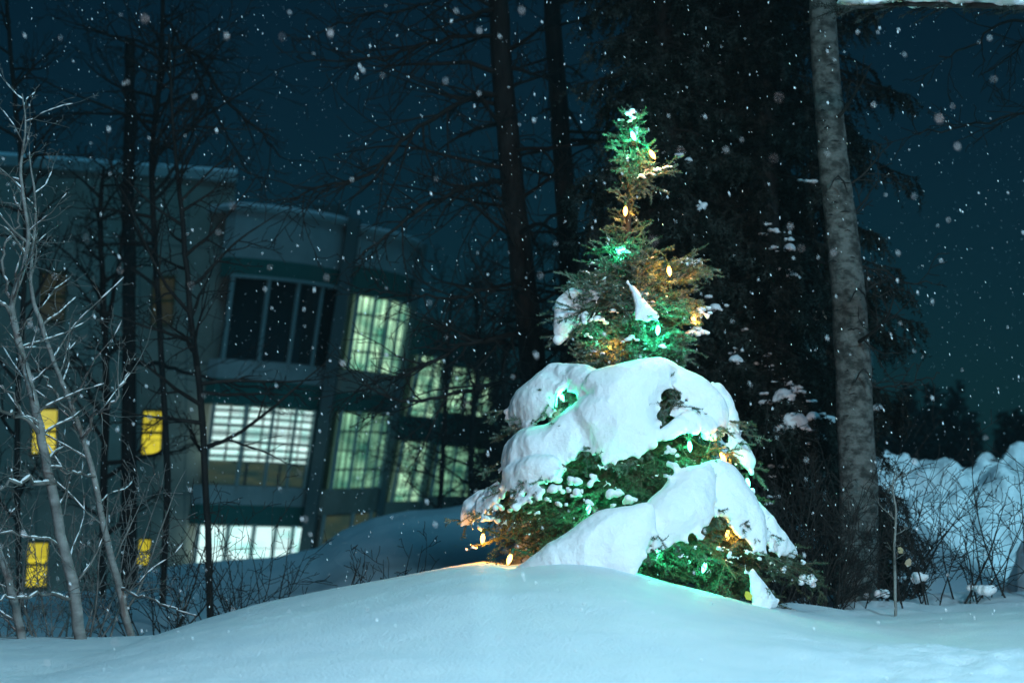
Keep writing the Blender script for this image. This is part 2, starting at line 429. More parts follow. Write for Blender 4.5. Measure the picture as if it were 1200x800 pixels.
# snow lobes, outlined on the tree's outer surface
CONE = [(300, 40), (415, 78), (450, 122), (500, 138), (550, 162), (600, 190), (650, 205), (700, 205)]
def cone_pt(px, py, push=0.0, ax=744):
    Rr = interp(py, CONE); dx = px-ax
    dep = math.sqrt(max(Rr*Rr-dx*dx, 0))*.88*TY/FP
    return TY-dep+push
LOBES = [  # polygon, largest lump radius, push away from the camera
 ([(597,508),(593,482),(606,457),(628,438),(645,424),(680,424),(702,434),(706,452),(694,470),(680,467),(669,455),(657,451),(653,464),(655,477),(642,488),(618,499),(604,505)], 27, .03),
 ([(684,440),(728,427),(775,416),(797,428),(790,451),(779,464),(772,490),(772,512),(757,529),(738,537),(712,545),(697,532),(676,512),(664,486),(672,470),(690,462)], 40, -.01),
 ([(783,424),(798,428),(828,447),(846,464),(853,482),(852,508),(836,512),(815,498),(806,490),(808,474),(790,452)], 24, .03),
 ([(774,503),(786,492),(797,484),(812,480),(836,492),(838,502),(806,504),(790,512),(770,520)], 12, -.02),
 ([(826,446),(844,449),(858,465),(867,486),(870,504),(868,520),(852,508),(842,480)], 20, .10),
 ([(858,496),(878,518),(886,540),(880,553),(866,547),(852,530),(850,512)], 16, .12),
 ([(670,470),(690,482),(700,536),(684,528),(664,541),(655,562),(640,556),(610,566),(592,558),(583,542),(592,522),(612,505),(640,494),(658,481)], 30, .0),
 ([(584,548),(600,538),(628,532),(654,534),(657,549),(646,563),(612,571),(600,580),(586,572)], 17, -.07),
 ([(537,603),(545,586),(565,571),(583,558),(596,570),(585,590),(572,600),(560,612),(545,614),(537,614)], 15, .0),
 ([(752,598),(768,573),(785,556),(805,544),(832,537),(842,560),(836,602),(828,614),(812,624),(800,636),(772,641),(754,646),(744,625)], 32, -.10),
 ([(822,540),(845,537),(862,549),(880,575),(896,602),(900,622),(898,645),(888,656),(878,640),(866,622),(852,608),(838,600),(826,570)], 22, -.02),
 ([(880,575),(902,600),(920,622),(934,640),(942,658),(926,656),(908,650),(896,636),(888,610)], 15, .04),
 ([(590,674),(615,660),(640,643),(676,611),(702,598),(735,594),(764,590),(768,622),(757,648),(750,664),(738,672),(714,671),(690,680),(600,684)], 34, -.22),
 ([(873,658),(884,664),(898,684),(910,702),(905,716),(884,716),(878,690)], 9, -.05),
 ([(651,352),(664,338),(684,331),(704,331),(712,340),(704,352),(686,358),(678,372),(668,388),(657,402),(649,395)], 13, -.05),
 ([(735,328),(743,333),(751,345),(761,357),(775,368),(770,377),(758,374),(748,377),(741,370),(744,356),(737,343)], 9, -.08),
 ([(668,368),(684,362),(696,368),(690,378),(674,380)], 6, -.08), ([(798,352),(812,356),(826,360),(832,370),(818,372),(804,366)], 6, -.02), ([(790,300),(806,301),(820,306),(824,312),(808,312),(794,308)], 5, .05),
 ([(700,318),(712,322),(708,332),(696,330)], 5, -.10), ([(788,468),(800,466),(811,476),(806,492),(788,490),(780,480)], 9, .03),
 ([(604,574),(622,568),(640,566),(634,580),(616,590),(604,588)], 8, -.06),
]
rims = []
balls = []
for poly, rmax, push in LOBES:
    x0 = min(p[0] for p in poly); x1 = max(p[0] for p in poly); y0 = min(p[1] for p in poly); y1 = max(p[1] for p in poly)
    st = 4.5
    for a in np.arange(x0, x1, st):
        for b in np.arange(y0, y1, st):
            px = a+rng.uniform(-1.5, 1.5); py = b+rng.uniform(-1.5, 1.5)
            if not in_poly(px, py, poly): continue
            dd = d_poly(px, py, poly)
            if dd < 2.5: continue
            if dd > rmax*.75 and rng.random() < .45: continue
            r = min(dd, rmax)
            Y = cone_pt(px, py, push)
            balls.append((P(px, py, Y+r*.35*TY/FP), r*Y/FP))
    for k in range(len(poly)):          # ragged small lumps along the rim
        (ax_, ay_), (bx_, by_) = poly[k-1], poly[k]
        for q in range(int(math.hypot(ax_-bx_, ay_-by_)/4)):
            if rng.random() < .45: continue
            if in_poly((ax_+bx_)/2, (ay_+by_)/2+3, poly): continue      # lower edges only
            t = rng.random(); px = ax_+(bx_-ax_)*t+rng.uniform(-1.5, 1.5); py = ay_+(by_-ay_)*t+rng.uniform(-1.5, 1.5); r = rng.uniform(2, 4.5)
            balls.append((P(px, py, cone_pt(px, py, push)), r*TY/FP)); rims.append((px, py, push))
def stroke(path, r0, r1, push=0, n=None, jit=.25):
    r0 *= .85; r1 *= .8
    L = sum(math.hypot(path[i+1][0]-path[i][0], path[i+1][1]-path[i][1]) for i in range(len(path)-1))
    n = n or max(3, int(L/2.5)); out = []
    for k in range(n+1):
        t = k/n*(len(path)-1); i = min(int(t), len(path)-2); f = t-i
        px = path[i][0]*(1-f)+path[i+1][0]*f; py = path[i][1]*(1-f)+path[i+1][1]*f
        r = (r0+(r1-r0)*k/n)*(1+rng.uniform(-.55, .45)); px += rng.uniform(-1, 1)*r0*.7; py += rng.uniform(-1, 1)*r0*.5; Y = cone_pt(px, py, push)
        out.append((P(px+rng.uniform(-1, 1), py+rng.uniform(-1, 1), Y), r*Y/FP))
    return out
for (px, py, r, pu) in [(604,592,9,-.08),(592,612,6,-.08),(584,592,7,-.05),(572,606,6,0),(560,618,5,0),(612,606,4,-.1),(672,562,6,-.1),(678,578,4,-.1),(697,560,6,-.1),(712,566,5,-.12),(726,576,9,-.14),(718,590,4,-.12),(706,548,5,-.1),
                        (786,528,6,-.1),(790,545,8,-.12),(780,556,7,-.12),(650,572,5,-.1),(640,584,3,-.1),(946,676,7,0),(918,666,4,0),(820,627,6,-.12),(806,636,6,-.12),(842,642,4,-.1),(800,651,5,-.12),(856,650,4,-.1),(878,646,5,-.05),
                        (864,710,7,-.05),(668,574,3,-.12),(552,640,4,0),(655,590,4,-.12),(690,588,5,-.15),(630,600,3,-.1),(770,655,4,-.1),(830,668,3,-.1),(905,660,4,0),(745,585,4,-.12),(618,625,3,-.1),(575,632,4,-.03)]:
    for e in range(14):
        a, b = rng.gauss(0, .85), rng.gauss(0, .45); rr = r*rng.uniform(.2, .5)*TY/FP
        Y = cone_pt(px, py, pu)+rng.uniform(-.03, .03)
        balls.append((P(px+a*r, py+b*r+abs(a)*r*.4, Y), (rr, rr, rr*.8)))
# the far side of the tree carries the same load
for k in range(420):
    az = rng.uniform(.25, math.pi-.25); py = rng.choice([rng.uniform(462, 525), rng.uniform(560, 650)])
    Rr = interp(py, CONE)*.86*TY/FP; ax = P(744, py, TY)
    r = rng.uniform(.07, .16)*(1 if py > 450 else .7)
    Rr = max(.12, Rr-r*.5)
    c = Vector((ax.x+math.cos(az)*Rr*.80, TY+math.sin(az)*Rr*.88, ax.z-.03))
    balls.append((c, (r, r, r*.75)))
cap = lumps('snow_cap', balls, M_cap, tree, voxel=.0085, smooth=8, amp=.004, freq=9, big=.026)

# twig tips that poke out from under the load
poke = []; pokew = []
for (px, py, pu) in rims:
    if rng.random() < .68 or py > 664: continue
    px += rng.uniform(-3, 3); py += rng.uniform(-7, 2); Y = cone_pt(px, py, pu)+.05
    q = P(px, py, Y); o = Vector((q.x-tp[0].x, q.y-TY, 0)).normalized()
    for e in range(rng.randint(1, 3)):
        d = (o*rng.uniform(.5, 1)+Vector((rng.gauss(0, .4), rng.gauss(0, .2), rng.uniform(-.9, .1)))).normalized(); L = rng.uniform(.07, .15)
        pl = [q, q+d*L*.5, q+d*L+Vector((0, 0, -.01))]; pokew.append((pl, [.003, .0022, .0012])); poke += [(pl[0], pl[1], 1), (pl[1], pl[2], 1)]
        for w_ in range(3):
            a0 = pl[0].lerp(pl[2], rng.uniform(.2, .8)); poke.append((a0, a0+(d+Vector((rng.gauss(0, .7), rng.gauss(0, .4), rng.gauss(0, .5)))).normalized()*rng.uniform(.025, .05), 1))
for k in range(44):
    hx, hy = rng.choice([(789, 470), (782, 482), (800, 474), (663, 462), (655, 474), (640, 488), (617, 499), (606, 505), (860, 532), (838, 520)])
    px = hx+rng.uniform(-6, 6); py = hy+rng.uniform(-6, 6); q = P(px, py, cone_pt(px, py, .02))
    d = Vector((rng.gauss(0, .7), -.6, rng.gauss(0, .6))).normalized(); L = rng.uniform(.04, .09)
    pl = [q, q+d*L*.5, q+d*L]; pokew.append((pl, [.003, .0022, .0012])); poke += [(pl[0], pl[1], 1), (pl[1], pl[2], 1)]
tw_ = link('twig_tips', tubes('twig_tips', pokew, lambda r: 4), M_twigs, tree); tw_['kind'] = 'stuff'
link('needles', needles(poke, 900, .013, .0028, 3, 'needles_tips'), M_frost, tw_, smooth=False)['kind'] = 'stuff'

# small clots of snow on the twigs
tuft = []
for (a, b, r, pu) in [(740,130,5,.35),(741,136,4,.35),(739,141,3,.35),(752,206,4,.25),(762,202,4,.25),(772,198,3.5,.22),(782,194,3,.2),(745,330,5,.1),(750,342,7,.06),(742,335,5,.08),(748,350,8,.05),(754,360,9,.04),(744,366,7,.04),(762,366,6,.04),
                      (690,345,8,.1),(678,345,9,.1),(668,352,9,.1),(662,364,8,.1),(656,378,7,.12),(654,392,5,.12),(702,342,6,.1),(800,305,5,.2),(808,303,6,.2),(816,306,5,.22),(822,363,6,.15),(828,360,5,.17),(815,368,5,.15),(820,385,7,.15),(812,388,6,.15),
                      (805,375,4,.12),(700,372,5,.02),(718,363,4,0),(688,392,4,0),(740,395,5,-.05),(775,405,4,0),(700,410,5,0),(668,330,3,.1),(724,345,4,.05),(690,332,4,.1),(728,290,4,.15),(735,294,3,.15)]:
    Y = cone_pt(a, b, pu)
    if b < 300: Y = TY-.06
    for q in range(8):
        u_ = rng.gauss(0, .8); rr = r*rng.uniform(.3, .75)*TY/FP
        tuft.append((P(a+u_*r, b+abs(u_)*r*.5+rng.uniform(-.3, .3)*r, Y+rng.uniform(-.03, .03)), (rr*1.2, rr, rr*.7)))
cand = [s for s in segs if s[0].y < TY+.3]; candu = [s for s in cand if s[0].z > P(740, 432, TY).z]
for k in range(800):
    s = rng.choice(cand if k % 3 else candu); q = s[0].lerp(s[1], .5)+Vector((0, 0, .004)); r = rng.uniform(.005, .012)*(1.5 if rng.random() < .15 else 1)
    ln_ = (s[1]-s[0]).normalized()
    for e in range(5): tuft.append((q+ln_*rng.uniform(-2.6, 2.6)*r+Vector((rng.gauss(0, .5)*r, rng.gauss(0, .5)*r, rng.uniform(-.2, .3)*r)), (r*rng.uniform(.35, .9), r*rng.uniform(.35, .9), r*rng.uniform(.3, .6))))
lumps('snow_clots', tuft, M_cap, tree, voxel=.005, smooth=2, amp=.002, freq=40)['kind'] = 'stuff'

# ------------------------------------------------------------------ string lights
M_green = emit_mat('bulb_green', (.16, 1.0, .60), 6)
M_amber = emit_mat('bulb_amber', (1.0, .55, .13), 6)
M_socket = nmat('bulb_socket', (.02, .05, .03), .5)
lights = empty('string_lights', tuple(P(740, 430, TY))); tag(lights, 'string of green and amber bulbs wound through the snowy spruce on the mound', 'string lights')
BULBS = [(741,157,'g',-.13,15),(763,179,'a',-.12,9),(733,245,'a',-.08,7),(725,297,'g',-.06,11),(784,315,'a',-.22,14),(771,384,'g',-.28,12),(700,402,'g',-.1,5),(716,408,'a',-.22,6),(812,372,'a',-.12,4),
         (657,462,'g',None,6),(808,520,'g',None,9),(846,533,'a',None,8),(640,558,'g',None,9),(690,594,'g',None,7),(598,652,'a',None,7),(856,607,'a',None,5),(853,624,'a',None,6),(772,642,'g',None,6),(826,662,'g',None,6),(566,628,'a',None,14),(876,563,'g',None,4),]
CONE2 = CONE
def bulb_pos(px, py, off):
    if off is None: return cone_pt(px, py, .05)
    return TY+off
bpts = []
for (px, py, c, off, wt_) in BULBS:
    SEEN = (px, py) in ((741,157),(763,179),(733,245),(784,315),(771,384),(598,652),(808,520),(846,533))
    Y = bulb_pos(px, py, off)+(0 if SEEN else .17 if (px, py) in ((566,628),(826,662),(772,642),(690,594)) else .13)
    if (px, py) == (598, 652): Y = 9.85
    q = P(px, py, Y)
    wt_ = wt_*(1.1 if c == 'g' else .6); col = (.03, 1.0, .48) if c == 'g' else (1.0, .36, .02)
    tilt = Vector((rng.uniform(-.5, .5), -.3, -1)).normalized()
    if (px, py) == (598, 652): tilt = Vector((-.35, -.1, -1)).normalized()
    if (px, py) == (763, 179): tilt = Vector((.6, -.2, -1)).normalized()
    prof = [(-.042, .001), (-.037, .005), (-.028, .0095), (-.014, .0125), (-.002, .0115), (.008, .008), (.012, .007)]
    pts = [q-tilt*p_[0]*1.0 for p_ in prof]
    ob = link('bulb', tubes('bulb', [(pts, [p_[1] for p_ in prof])], lambda r: 12), M_green if c == 'g' else M_amber, lights)
    ob['label'] = 'lit green bulb' if c == 'g' else 'lit amber bulb'
    top = q-tilt*.012
    link('socket', tubes('socket', [([top, top-tilt*.012, top-tilt*.026, top-tilt*.03], [.0085, .0095, .009, .002])], lambda r: 10), M_socket, ob).matrix_parent_inverse = ob.matrix_basis.inverted()
    l = bpy.data.lights.new('bulb_light', 'POINT'); l.energy = wt_*(.62 if py < 430 else .45)*(.15 if py > 644 and px < 620 else 1); l.color = col; l.shadow_soft_size = .02
    lo = bpy.data.objects.new('bulb_light', l); COL.objects.link(lo); lo.location = q+tilt*.02+Vector((0, -.035 if SEEN else -.15, 0))
    bpts.append(top-tilt*.03)
order = sorted(range(len(bpts)), key=lambda i: -bpts[i].z)
wires = []
for a, b in zip(order, order[1:]):
    p, q = bpts[a], bpts[b]; L = (q-p).length; pts = []
    for k in range(9):
        t = k/8; m = p.lerp(q, t); m.z -= .12*L*math.sin(math.pi*t); m.y += .22*L*math.sin(math.pi*t)
        pts.append(m)
    wires.append((pts, [.0028]*9))
link('wire', tubes('wire', wires, lambda r: 5), M_socket, lights)

# ------------------------------------------------------------------ bare trees
def grow(lines, rg, p, d, L, r, lv, cfg, snowl=None):
    nseg = cfg['nseg'][lv]; pts = [p.copy()]; rad = [r]; dd = d.normalized(); st = L/nseg
    wob = cfg['wob'][lv]; g = cfg['grav'][lv]
    dirs = [dd.copy()]
    for k in range(nseg):
        dd = (dd+Vector((rg.gauss(0, wob), rg.gauss(0, wob), rg.gauss(0, wob)+g))).normalized()
        pts.append(pts[-1]+dd*st); rad.append(max(cfg['rmin'], r*(1-cfg.get('taper', .85)*(k+1)/nseg))); dirs.append(dd.copy())
    lines.append((pts, rad))
    if snowl is not None and lv <= 1: snowl.append((pts, rad))
    if lv+1 < len(cfg['nseg']):
        n = cfg['kids'][lv+1]; n = int(n*(.7+.6*rg.random())+.5)
        kids_on(lines, rg, pts, rad, L, n, lv+1, cfg, snowl, f0=.15)
def kids_on(lines, rg, pts, rad, L, n, lv, cfg, snowl=None, f0=.1, bias=None, f1=1.0):
    m = len(pts)-1
    for k in range(n):
        f = f0+(f1-f0)*(k+rg.random())/n; f = min(f, .995)
        a = f*m; i = int(a); q = pts[i].lerp(pts[i+1], a-i); r = rad[i]*(1-(a-i))+rad[i+1]*(a-i)
        ax = (pts[i+1]-pts[i]).normalized()
        rnd = Vector((rg.gauss(0, 1), rg.gauss(0, 1), rg.gauss(0, 1))); perp = rnd-ax*rnd.dot(ax)
        if bias is not None: perp = perp.normalized()+Vector(bias)
        perp.normalize()
        ang = R(cfg['ang'][lv]*(.7+.6*rg.random()))
        d = ax*math.cos(ang)+perp*math.sin(ang)
        l2 = L*cfg['len'][lv]*(.55+.8*rg.random())*(1.1-.6*f)
        grow(lines, rg, q, d, l2, max(cfg['rmin'], min(r*.7, cfg['rr'][lv]*(.7+.6*rg.random()))), lv, cfg, snowl)
SIDES = lambda r: 12 if r > .06 else (7 if r > .015 else (5 if r > .006 else 3))
CF = dict(nseg=[10, 8, 5, 4], wob=[.05, .10, .14, .18], grav=[0, .02, .01, 0], kids=[0, 0, 6, 4], ang=[0, 65, 45, 45], len=[1, .35, .42, .5], rr=[1, .03, .011, .006], rmin=.0035)
def bare_tree(name, label, path, Y, seed, nk, mat, tmat, cfg=CF, over={}, group=None, extra=(), bias=None, f0=.1, f1=1.0, snow=False, cat='tree', klen=None, sides=None, Yt=None):
    c = dict(cfg); c.update(over); rg = random.Random(seed)
    ctrl = [(P(a, b, Y if Yt is None else Y+(Yt-Y)*i/(len(path)-1)), wpx*.5*Y/FP) for i, (a, b, wpx) in enumerate(path)]
    # resample the trunk line smoothly
    pts = []; rad = []; N = max(14, 5*(len(ctrl)-1))
    for k in range(N+1):
        t = k/N*(len(ctrl)-1); i = min(int(t), len(ctrl)-2); f = t-i
        g = lambda j: ctrl[max(0, min(len(ctrl)-1, j))][0]
        a, b, cc, d = g(i-1), g(i), g(i+1), g(i+2)
        q = .5*((2*b)+(cc-a)*f+(2*a-5*b+4*cc-d)*f*f+(3*b-a-3*cc+d)*f**3)
        pts.append(q); rad.append(ctrl[i][1]*(1-f)+ctrl[i+1][1]*f)
        if 0 < k: pts[-1] += Vector((rg.gauss(0, 1), rg.gauss(0, 1), 0))*rad[-1]*(.12 if rad[-1] < .08 else .03)
    base = pts[0].copy(); t = empty(name, tuple(base)); tag(t, label, cat, group)
    link('trunk', tubes('trunk', [(pts, rad)], sides or SIDES), mat, t)
    lines = []; sn = [] if snow else None
    L = klen or (pts[-1]-pts[0]).length
    kids_on(lines, rg, pts, rad, L, nk, 1, c, sn, f0=f0, bias=bias, f1=f1)
    for ex in extra:      # hand placed limbs: (path px, depth, w0, w1)
        ep = [P(a, b, dY) for a, b, dY in ex[0]]
        n = len(ep)-1; M_ = 5*n; e2 = []
        for k in range(M_+1):
            tt = k/M_*n; i = min(int(tt), n-1); f = tt-i
            g = lambda j: ep[max(0, min(n, j))]
            a, b, cc, d = g(i-1), g(i), g(i+1), g(i+2)
            e2.append(.5*((2*b)+(cc-a)*f+(2*a-5*b+4*cc-d)*f*f+(3*b-a-3*cc+d)*f**3)+Vector((rg.gauss(0, .01), rg.gauss(0, .01), rg.gauss(0, .012))))
        er = [(ex[1]+(ex[2]-ex[1])*k/M_)*.5*ep[0].y/FP for k in range(M_+1)]
        lines.append((e2, er))
        if sn is not None: sn.append((e2, er))
        EL = (ep[-1]-ep[0]).length
        kids_on(lines, rg, e2, er, max(EL, .6), ex[3], 2, c, sn, f0=.12)
    if lines: link('crown', tubes('crown', lines, SIDES), tmat, t)
    if snow and sn:
        sl = []
        for (pp, rr) in sn+[(pts[::2], rad[::2])]:
            for i in range(len(pp)-1):
                if rg.random() < .62:
                    a, b = pp[i], pp[i+1]
                    if abs((b-a).normalized().z) > .8 and rg.random() < .8: continue
                    r = max(.004, rr[i]*.75)*rg.uniform(.8, 1.2)
                    up = Vector((0, 0, rr[i]*.55+r*.35)); q = [a.lerp(b, s_)+up for s_ in (0, .25, .5, .75, 1)]
                    sl.append((q, [r*.25, r*.9, r, r*.85, r*.2]))
        if sl: link('snow', tubes('snow', sl, lambda r: 6), M_cap, t)['kind'] = 'stuff'
    return t

# dark larch-like trunks in the middle
DARK = dict(over=dict(rr=[1, .022, .009, .0055], rmin=.003))
bare_tree('bare_tree', 'thick dark bare tree whose long drooping branches reach left over the glazed building', [(640, 620, 36), (626, 440, 32), (604, 250, 28), (592, 120, 26), (583, 0, 24), (574, -140, 18)], 17, 11, 40, M_bark, M_twig,
          over=dict(rr=[1, .022, .009, .005], ang=[0, 80, 45, 45], grav=[0, -.02, 0, 0], kids=[0, 0, 7, 4], len=[1, .28, .42, .45]), bias=(-.3, -.1, 0), f0=.15,
          extra=[([(590, 110, 17), (545, 118, 16.6), (490, 150, 16.2), (440, 200, 16), (390, 215, 15.9), (340, 232, 15.8)], 7, 2, 26),
                 ([(588, 45, 17), (540, 42, 16.8), (480, 58, 16.6), (430, 72, 16.5), (345, 70, 16.4)], 6, 1.5, 22),
                 ([(600, 215, 17), (560, 215, 16.5), (510, 235, 16), (460, 268, 15.8), (420, 300, 15.7)], 7, 2, 20),
                 ([(620, 385, 17), (585, 395, 16.4), (540, 405, 16), (490, 432, 15.8), (440, 445, 15.7)], 8, 2, 22),
                 ([(628, 440, 17), (590, 446, 16), (540, 460, 15.5), (480, 470, 15.3), (440, 458, 15.2), (428, 442, 15.2)], 6, 1.6, 14),
                 ([(612, 330, 17), (570, 340, 16.5), (530, 350, 16.2), (480, 345, 16), (430, 340, 16)], 5, 1.5, 18),
                 ([(583, 10, 17), (540, -6, 16.8), (480, 10, 16.6), (420, 20, 16.5), (370, 40, 16.4)], 5, 1.5, 18)])
bare_tree('bare_tree', 'dark bare trunk just left of the decorated spruce top, close beside the thicker one', [(688, 560, 28), (672, 400, 26), (664, 260, 24), (655, 130, 22), (646, 0, 20), (638, -120, 15)], 18.5, 12, 38, M_bark, M_twig,
          over=dict(rr=[1, .02, .008, .005], ang=[0, 80, 45, 45], grav=[0, -.015, 0, 0], kids=[0, 0, 6, 3], len=[1, .24, .42, .45]), f0=.12)
# left dark trunks
pole = bare_tree('bare_tree', 'straight dark limbless trunk with a blunt top between the two columns of yellow windows', [(151, 690, 19), (151, 560, 18), (151, 400, 16), (151, 250, 15), (152, 120, 13.5), (152, 46, 12)], 24, 13, 10, M_bark, M_twig,
          over=dict(rr=[1, .012, .006, .004], len=[1, .10, .4, .5], rmin=.004), f0=.05,
          extra=[([(152, 425, 24), (190, 428, 23.6), (230, 440, 23.4), (280, 452, 23.2), (330, 456, 23)], 6, 2, 12)])
bare_tree('bare_tree', 'slim dark forked tree just left of the straight trunk before the concrete wall', [(120, 700, 9), (122, 560, 9), (125, 450, 8), (120, 330, 7), (118, 240, 6), (122, 195, 3)], 22, 14, 26, M_bark, M_twig, over=dict(len=[1, .22, .42, .5], rmin=.004), extra=[([(126, 380, 22), (136, 330, 22), (142, 280, 22), (150, 200, 22), (165, 130, 22)], 6, 2, 14), ([(126, 370, 22), (100, 320, 22), (70, 290, 22), (40, 275, 22)], 4, 1.5, 10)])
bare_tree('bare_tree', 'slender dark leaning tree between the yellow windows and the white lit window', [(247, 735, 9), (243, 620, 8), (236, 480, 8), (224, 370, 7), (213, 250, 6), (203, 150, 4), (198, 40, 2.5)], 16, 15, 30, M_bark, M_twig, over=dict(len=[1, .24, .42, .5], ang=[0, 70, 45, 45], rmin=.003), f0=.25)
bare_tree('bare_tree', 'faint bare tree whose twigs fill the upper left sky above the concrete wall', [(190, 720, 8), (196, 560, 8), (188, 400, 7), (178, 200, 7), (188, 80, 6), (192, -60, 4)], 20, 16, 34, M_bark, M_twig, over=dict(len=[1, .26, .45, .5], rmin=.0035), f0=.45, extra=[([(188, 60, 20), (225, 60, 20), (262, 115, 20), (300, 150, 20), (330, 185, 20)], 5, 2, 14), ([(190, 20, 20), (220, 60, 20), (250, 130, 20), (290, 200, 19.5)], 4, 2, 14)])
bare_tree('bare_tree', 'thin bare tree at the far left edge rising past the roof line', [(24, 740, 7), (20, 500, 7), (30, 300, 6), (24, 180, 6), (12, 60, 5), (6, -40, 4)], 19, 17, 30, M_bark, M_twig, over=dict(len=[1, .22, .42, .5], rmin=.003), f0=.1)
for (path, Y, seed, lab) in [([(512, 640, 7), (520, 520, 6), (524, 420, 5), (530, 340, 3)], 30, 21, 'leftmost of the twiggy dark trees crowding before the farthest glazed bays'),
                             ([(556, 640, 8), (552, 520, 7), (560, 430, 6), (556, 330, 3)], 27, 22, 'twiggy dark tree between the farthest glazed bays and the thick drooping trunk'),
                             ([(590, 640, 8), (596, 520, 7), (590, 430, 6), (600, 350, 4)], 25, 23, 'twiggy dark tree standing right against the thick drooping trunk'),
                             ([(575, 640, 6), (570, 560, 6), (580, 480, 5), (574, 390, 3)], 32, 24, 'smallest twiggy dark tree beyond the others left of the spruce'),
                             ([(640, 620, 8), (646, 520, 7), (660, 400, 6), (655, 300, 4)], 26, 25, 'twiggy dark tree seen between the two dark trunks left of the spruce')]:
    bare_tree('bare_tree', lab, path, Y, seed, 26, M_bark, M_twig, over=dict(len=[1, .36, .5, .5], kids=[0, 0, 7, 4], rr=[1, .014, .008, .006], rmin=.005, ang=[0, 60, 45, 45]), f0=.03, group='twiggy trees beyond the mound')

# pale birches on the left, with snow on their branches
BR = dict(nseg=[10, 7, 5, 4], wob=[.05, .13, .17, .2], grav=[0, .03, .02, .01], kids=[0, 0, 4, 3], ang=[0, 60, 48, 45], len=[1, .26, .42, .5], rr=[1, .007, .0035, .002], rmin=.0014)
bare_tree('birch_tree', 'pale snow-dusted birch, the thicker stem at the left edge', [(96, 760, 15), (84, 680, 14), (64, 590, 12.5), (46, 500, 11), (32, 440, 10), (14, 360, 8), (26, 320, 6.5), (33, 270, 5), (24, 205, 4), (30, 150, 2.4), (26, 110, 1.2)], 10.6, 31, 26, M_bbark2, M_twig2, cfg=BR, f0=.08, snow=True,
          extra=[([(46, 505, 10.6), (20, 488, 10.4), (-10, 478, 10.2), (-40, 470, 10)], 6, 2.5, 7), ([(60, 572, 10.6), (30, 560, 10.3), (0, 568, 10.1), (-40, 560, 10)], 6, 2.5, 7), ([(14, 365, 10.6), (-8, 352, 10.5), (-30, 340, 10.5)], 5, 3, 4), ([(22, 390, 10.6), (36, 374, 10.4), (22, 386, 10.4)], 4, 2, 2),
                 ([(12, 350, 10.6), (2, 300, 10.6), (18, 262, 10.6), (24, 240, 10.6)], 4, 2.5, 5), ([(84, 700, 10.6), (50, 696, 10.3), (10, 702, 10.1), (-20, 700, 10)], 5, 2, 7), ([(74, 640, 10.6), (50, 632, 10.3), (20, 628, 10.2), (-20, 620, 10)], 4, 2, 6), ([(44, 500, 10.6), (20, 470, 10.4), (0, 452, 10.3)], 4, 2, 4)])
bare_tree('birch_tree', 'pale slender birch leaning left, second stem from the left edge', [(156, 755, 9.5), (140, 690, 9), (122, 620, 8), (108, 550, 7), (86, 480, 6), (66, 430, 5.5), (50, 385, 6), (36, 330, 4.5), (42, 250, 3), (34, 180, 2)], 10.9, 32, 22, M_bbark2, M_twig2, cfg=BR, f0=.05, snow=True,
          extra=[([(96, 518, 10.9), (110, 484, 10.7), (130, 476, 10.5), (146, 440, 10.5), (150, 420, 10.5)], 4, 1.8, 7), ([(110, 556, 10.9), (84, 554, 10.6), (60, 548, 10.5)], 4, 2, 5), ([(140, 690, 10.9), (180, 702, 10.6), (230, 720, 10.4)], 4, 1.5, 6), ([(92, 500, 10.9), (70, 470, 10.8), (50, 440, 10.7), (36, 415, 10.7)], 3, 2, 5)])
bare_tree('birch_tree', 'short pale birch stem at the bottom left corner', [(28, 755, 11), (16, 700, 10), (4, 660, 9), (-14, 600, 8), (-30, 520, 6)], 10.7, 33, 12, M_bbark2, M_twig2, cfg=BR, f0=.05, snow=True)
# big birch on the right
M_SN = 0
bb = bare_tree('birch_tree', 'thick pale grey birch trunk right of the decorated spruce', [(1006, 740, 58), (1003, 700, 52), (1006, 600, 46), (1003, 500, 43), (998, 400, 42), (992, 320, 39), (984, 250, 37), (976, 180, 35), (968, 80, 33), (962, -30, 31), (958, -160, 26)], 12.6, 34, 7, M_bbark, M_twig, cfg=CF,
          over=dict(rr=[1, .014, .006, .004], len=[1, .14, .42, .5], kids=[0, 0, 5, 3], rmin=.003), f0=.35, bias=(.9, 0, 0),
          extra=[([(1000, 455, 12.6), (1040, 452, 12.7), (1075, 446, 12.8), (1100, 436, 12.9)], 3, 1.2, 5), ([(994, 310, 12.6), (1030, 318, 12.8), (1065, 332, 13), (1095, 330, 13)], 3, 1.2, 8)], sides=lambda r: 28)
def collar(pts_px, Y, wpx):
    return ([P(a, b, Y) for a, b in pts_px], [wpx*.5*Y/FP*(.4+.6*math.sin(math.pi*k/(len(pts_px)-1))) for k in range(len(pts_px))])
sc = [collar([(a-s*10, b+16), (a-s*5, b+5), (a, b), (a+s*7, b+7), (a+s*11, b+20)], 12.6-.235, w_) for a, b, s, w_ in [(982, 206, 1, 2.6), (1012, 432, 1, 3), (1006, 338, 1, 2.4)]]
for k in range(46):
    rg_ = random.Random(k); b = rg_.uniform(-20, 690); cx = float(np.interp(b, [-30, 180, 400, 500, 700], [962, 976, 998, 1003, 1003])); w2 = rg_.uniform(4, 12); a = cx+rg_.uniform(-14, 12)
    dpt = 12.6-math.sqrt(max(.0001, .115**2-((a-cx)*12.6/FP)**2))+.004
    sc.append(collar([(a-w2/2, b+1), (a, b+rg_.uniform(-1, 1)), (a+w2/2, b+1)], dpt, rg_.uniform(1.2, 2.6)))
link('branch_scars', tubes('branch_scars', sc, lambda r: 6), M_bark, bb)['kind'] = 'stuff'

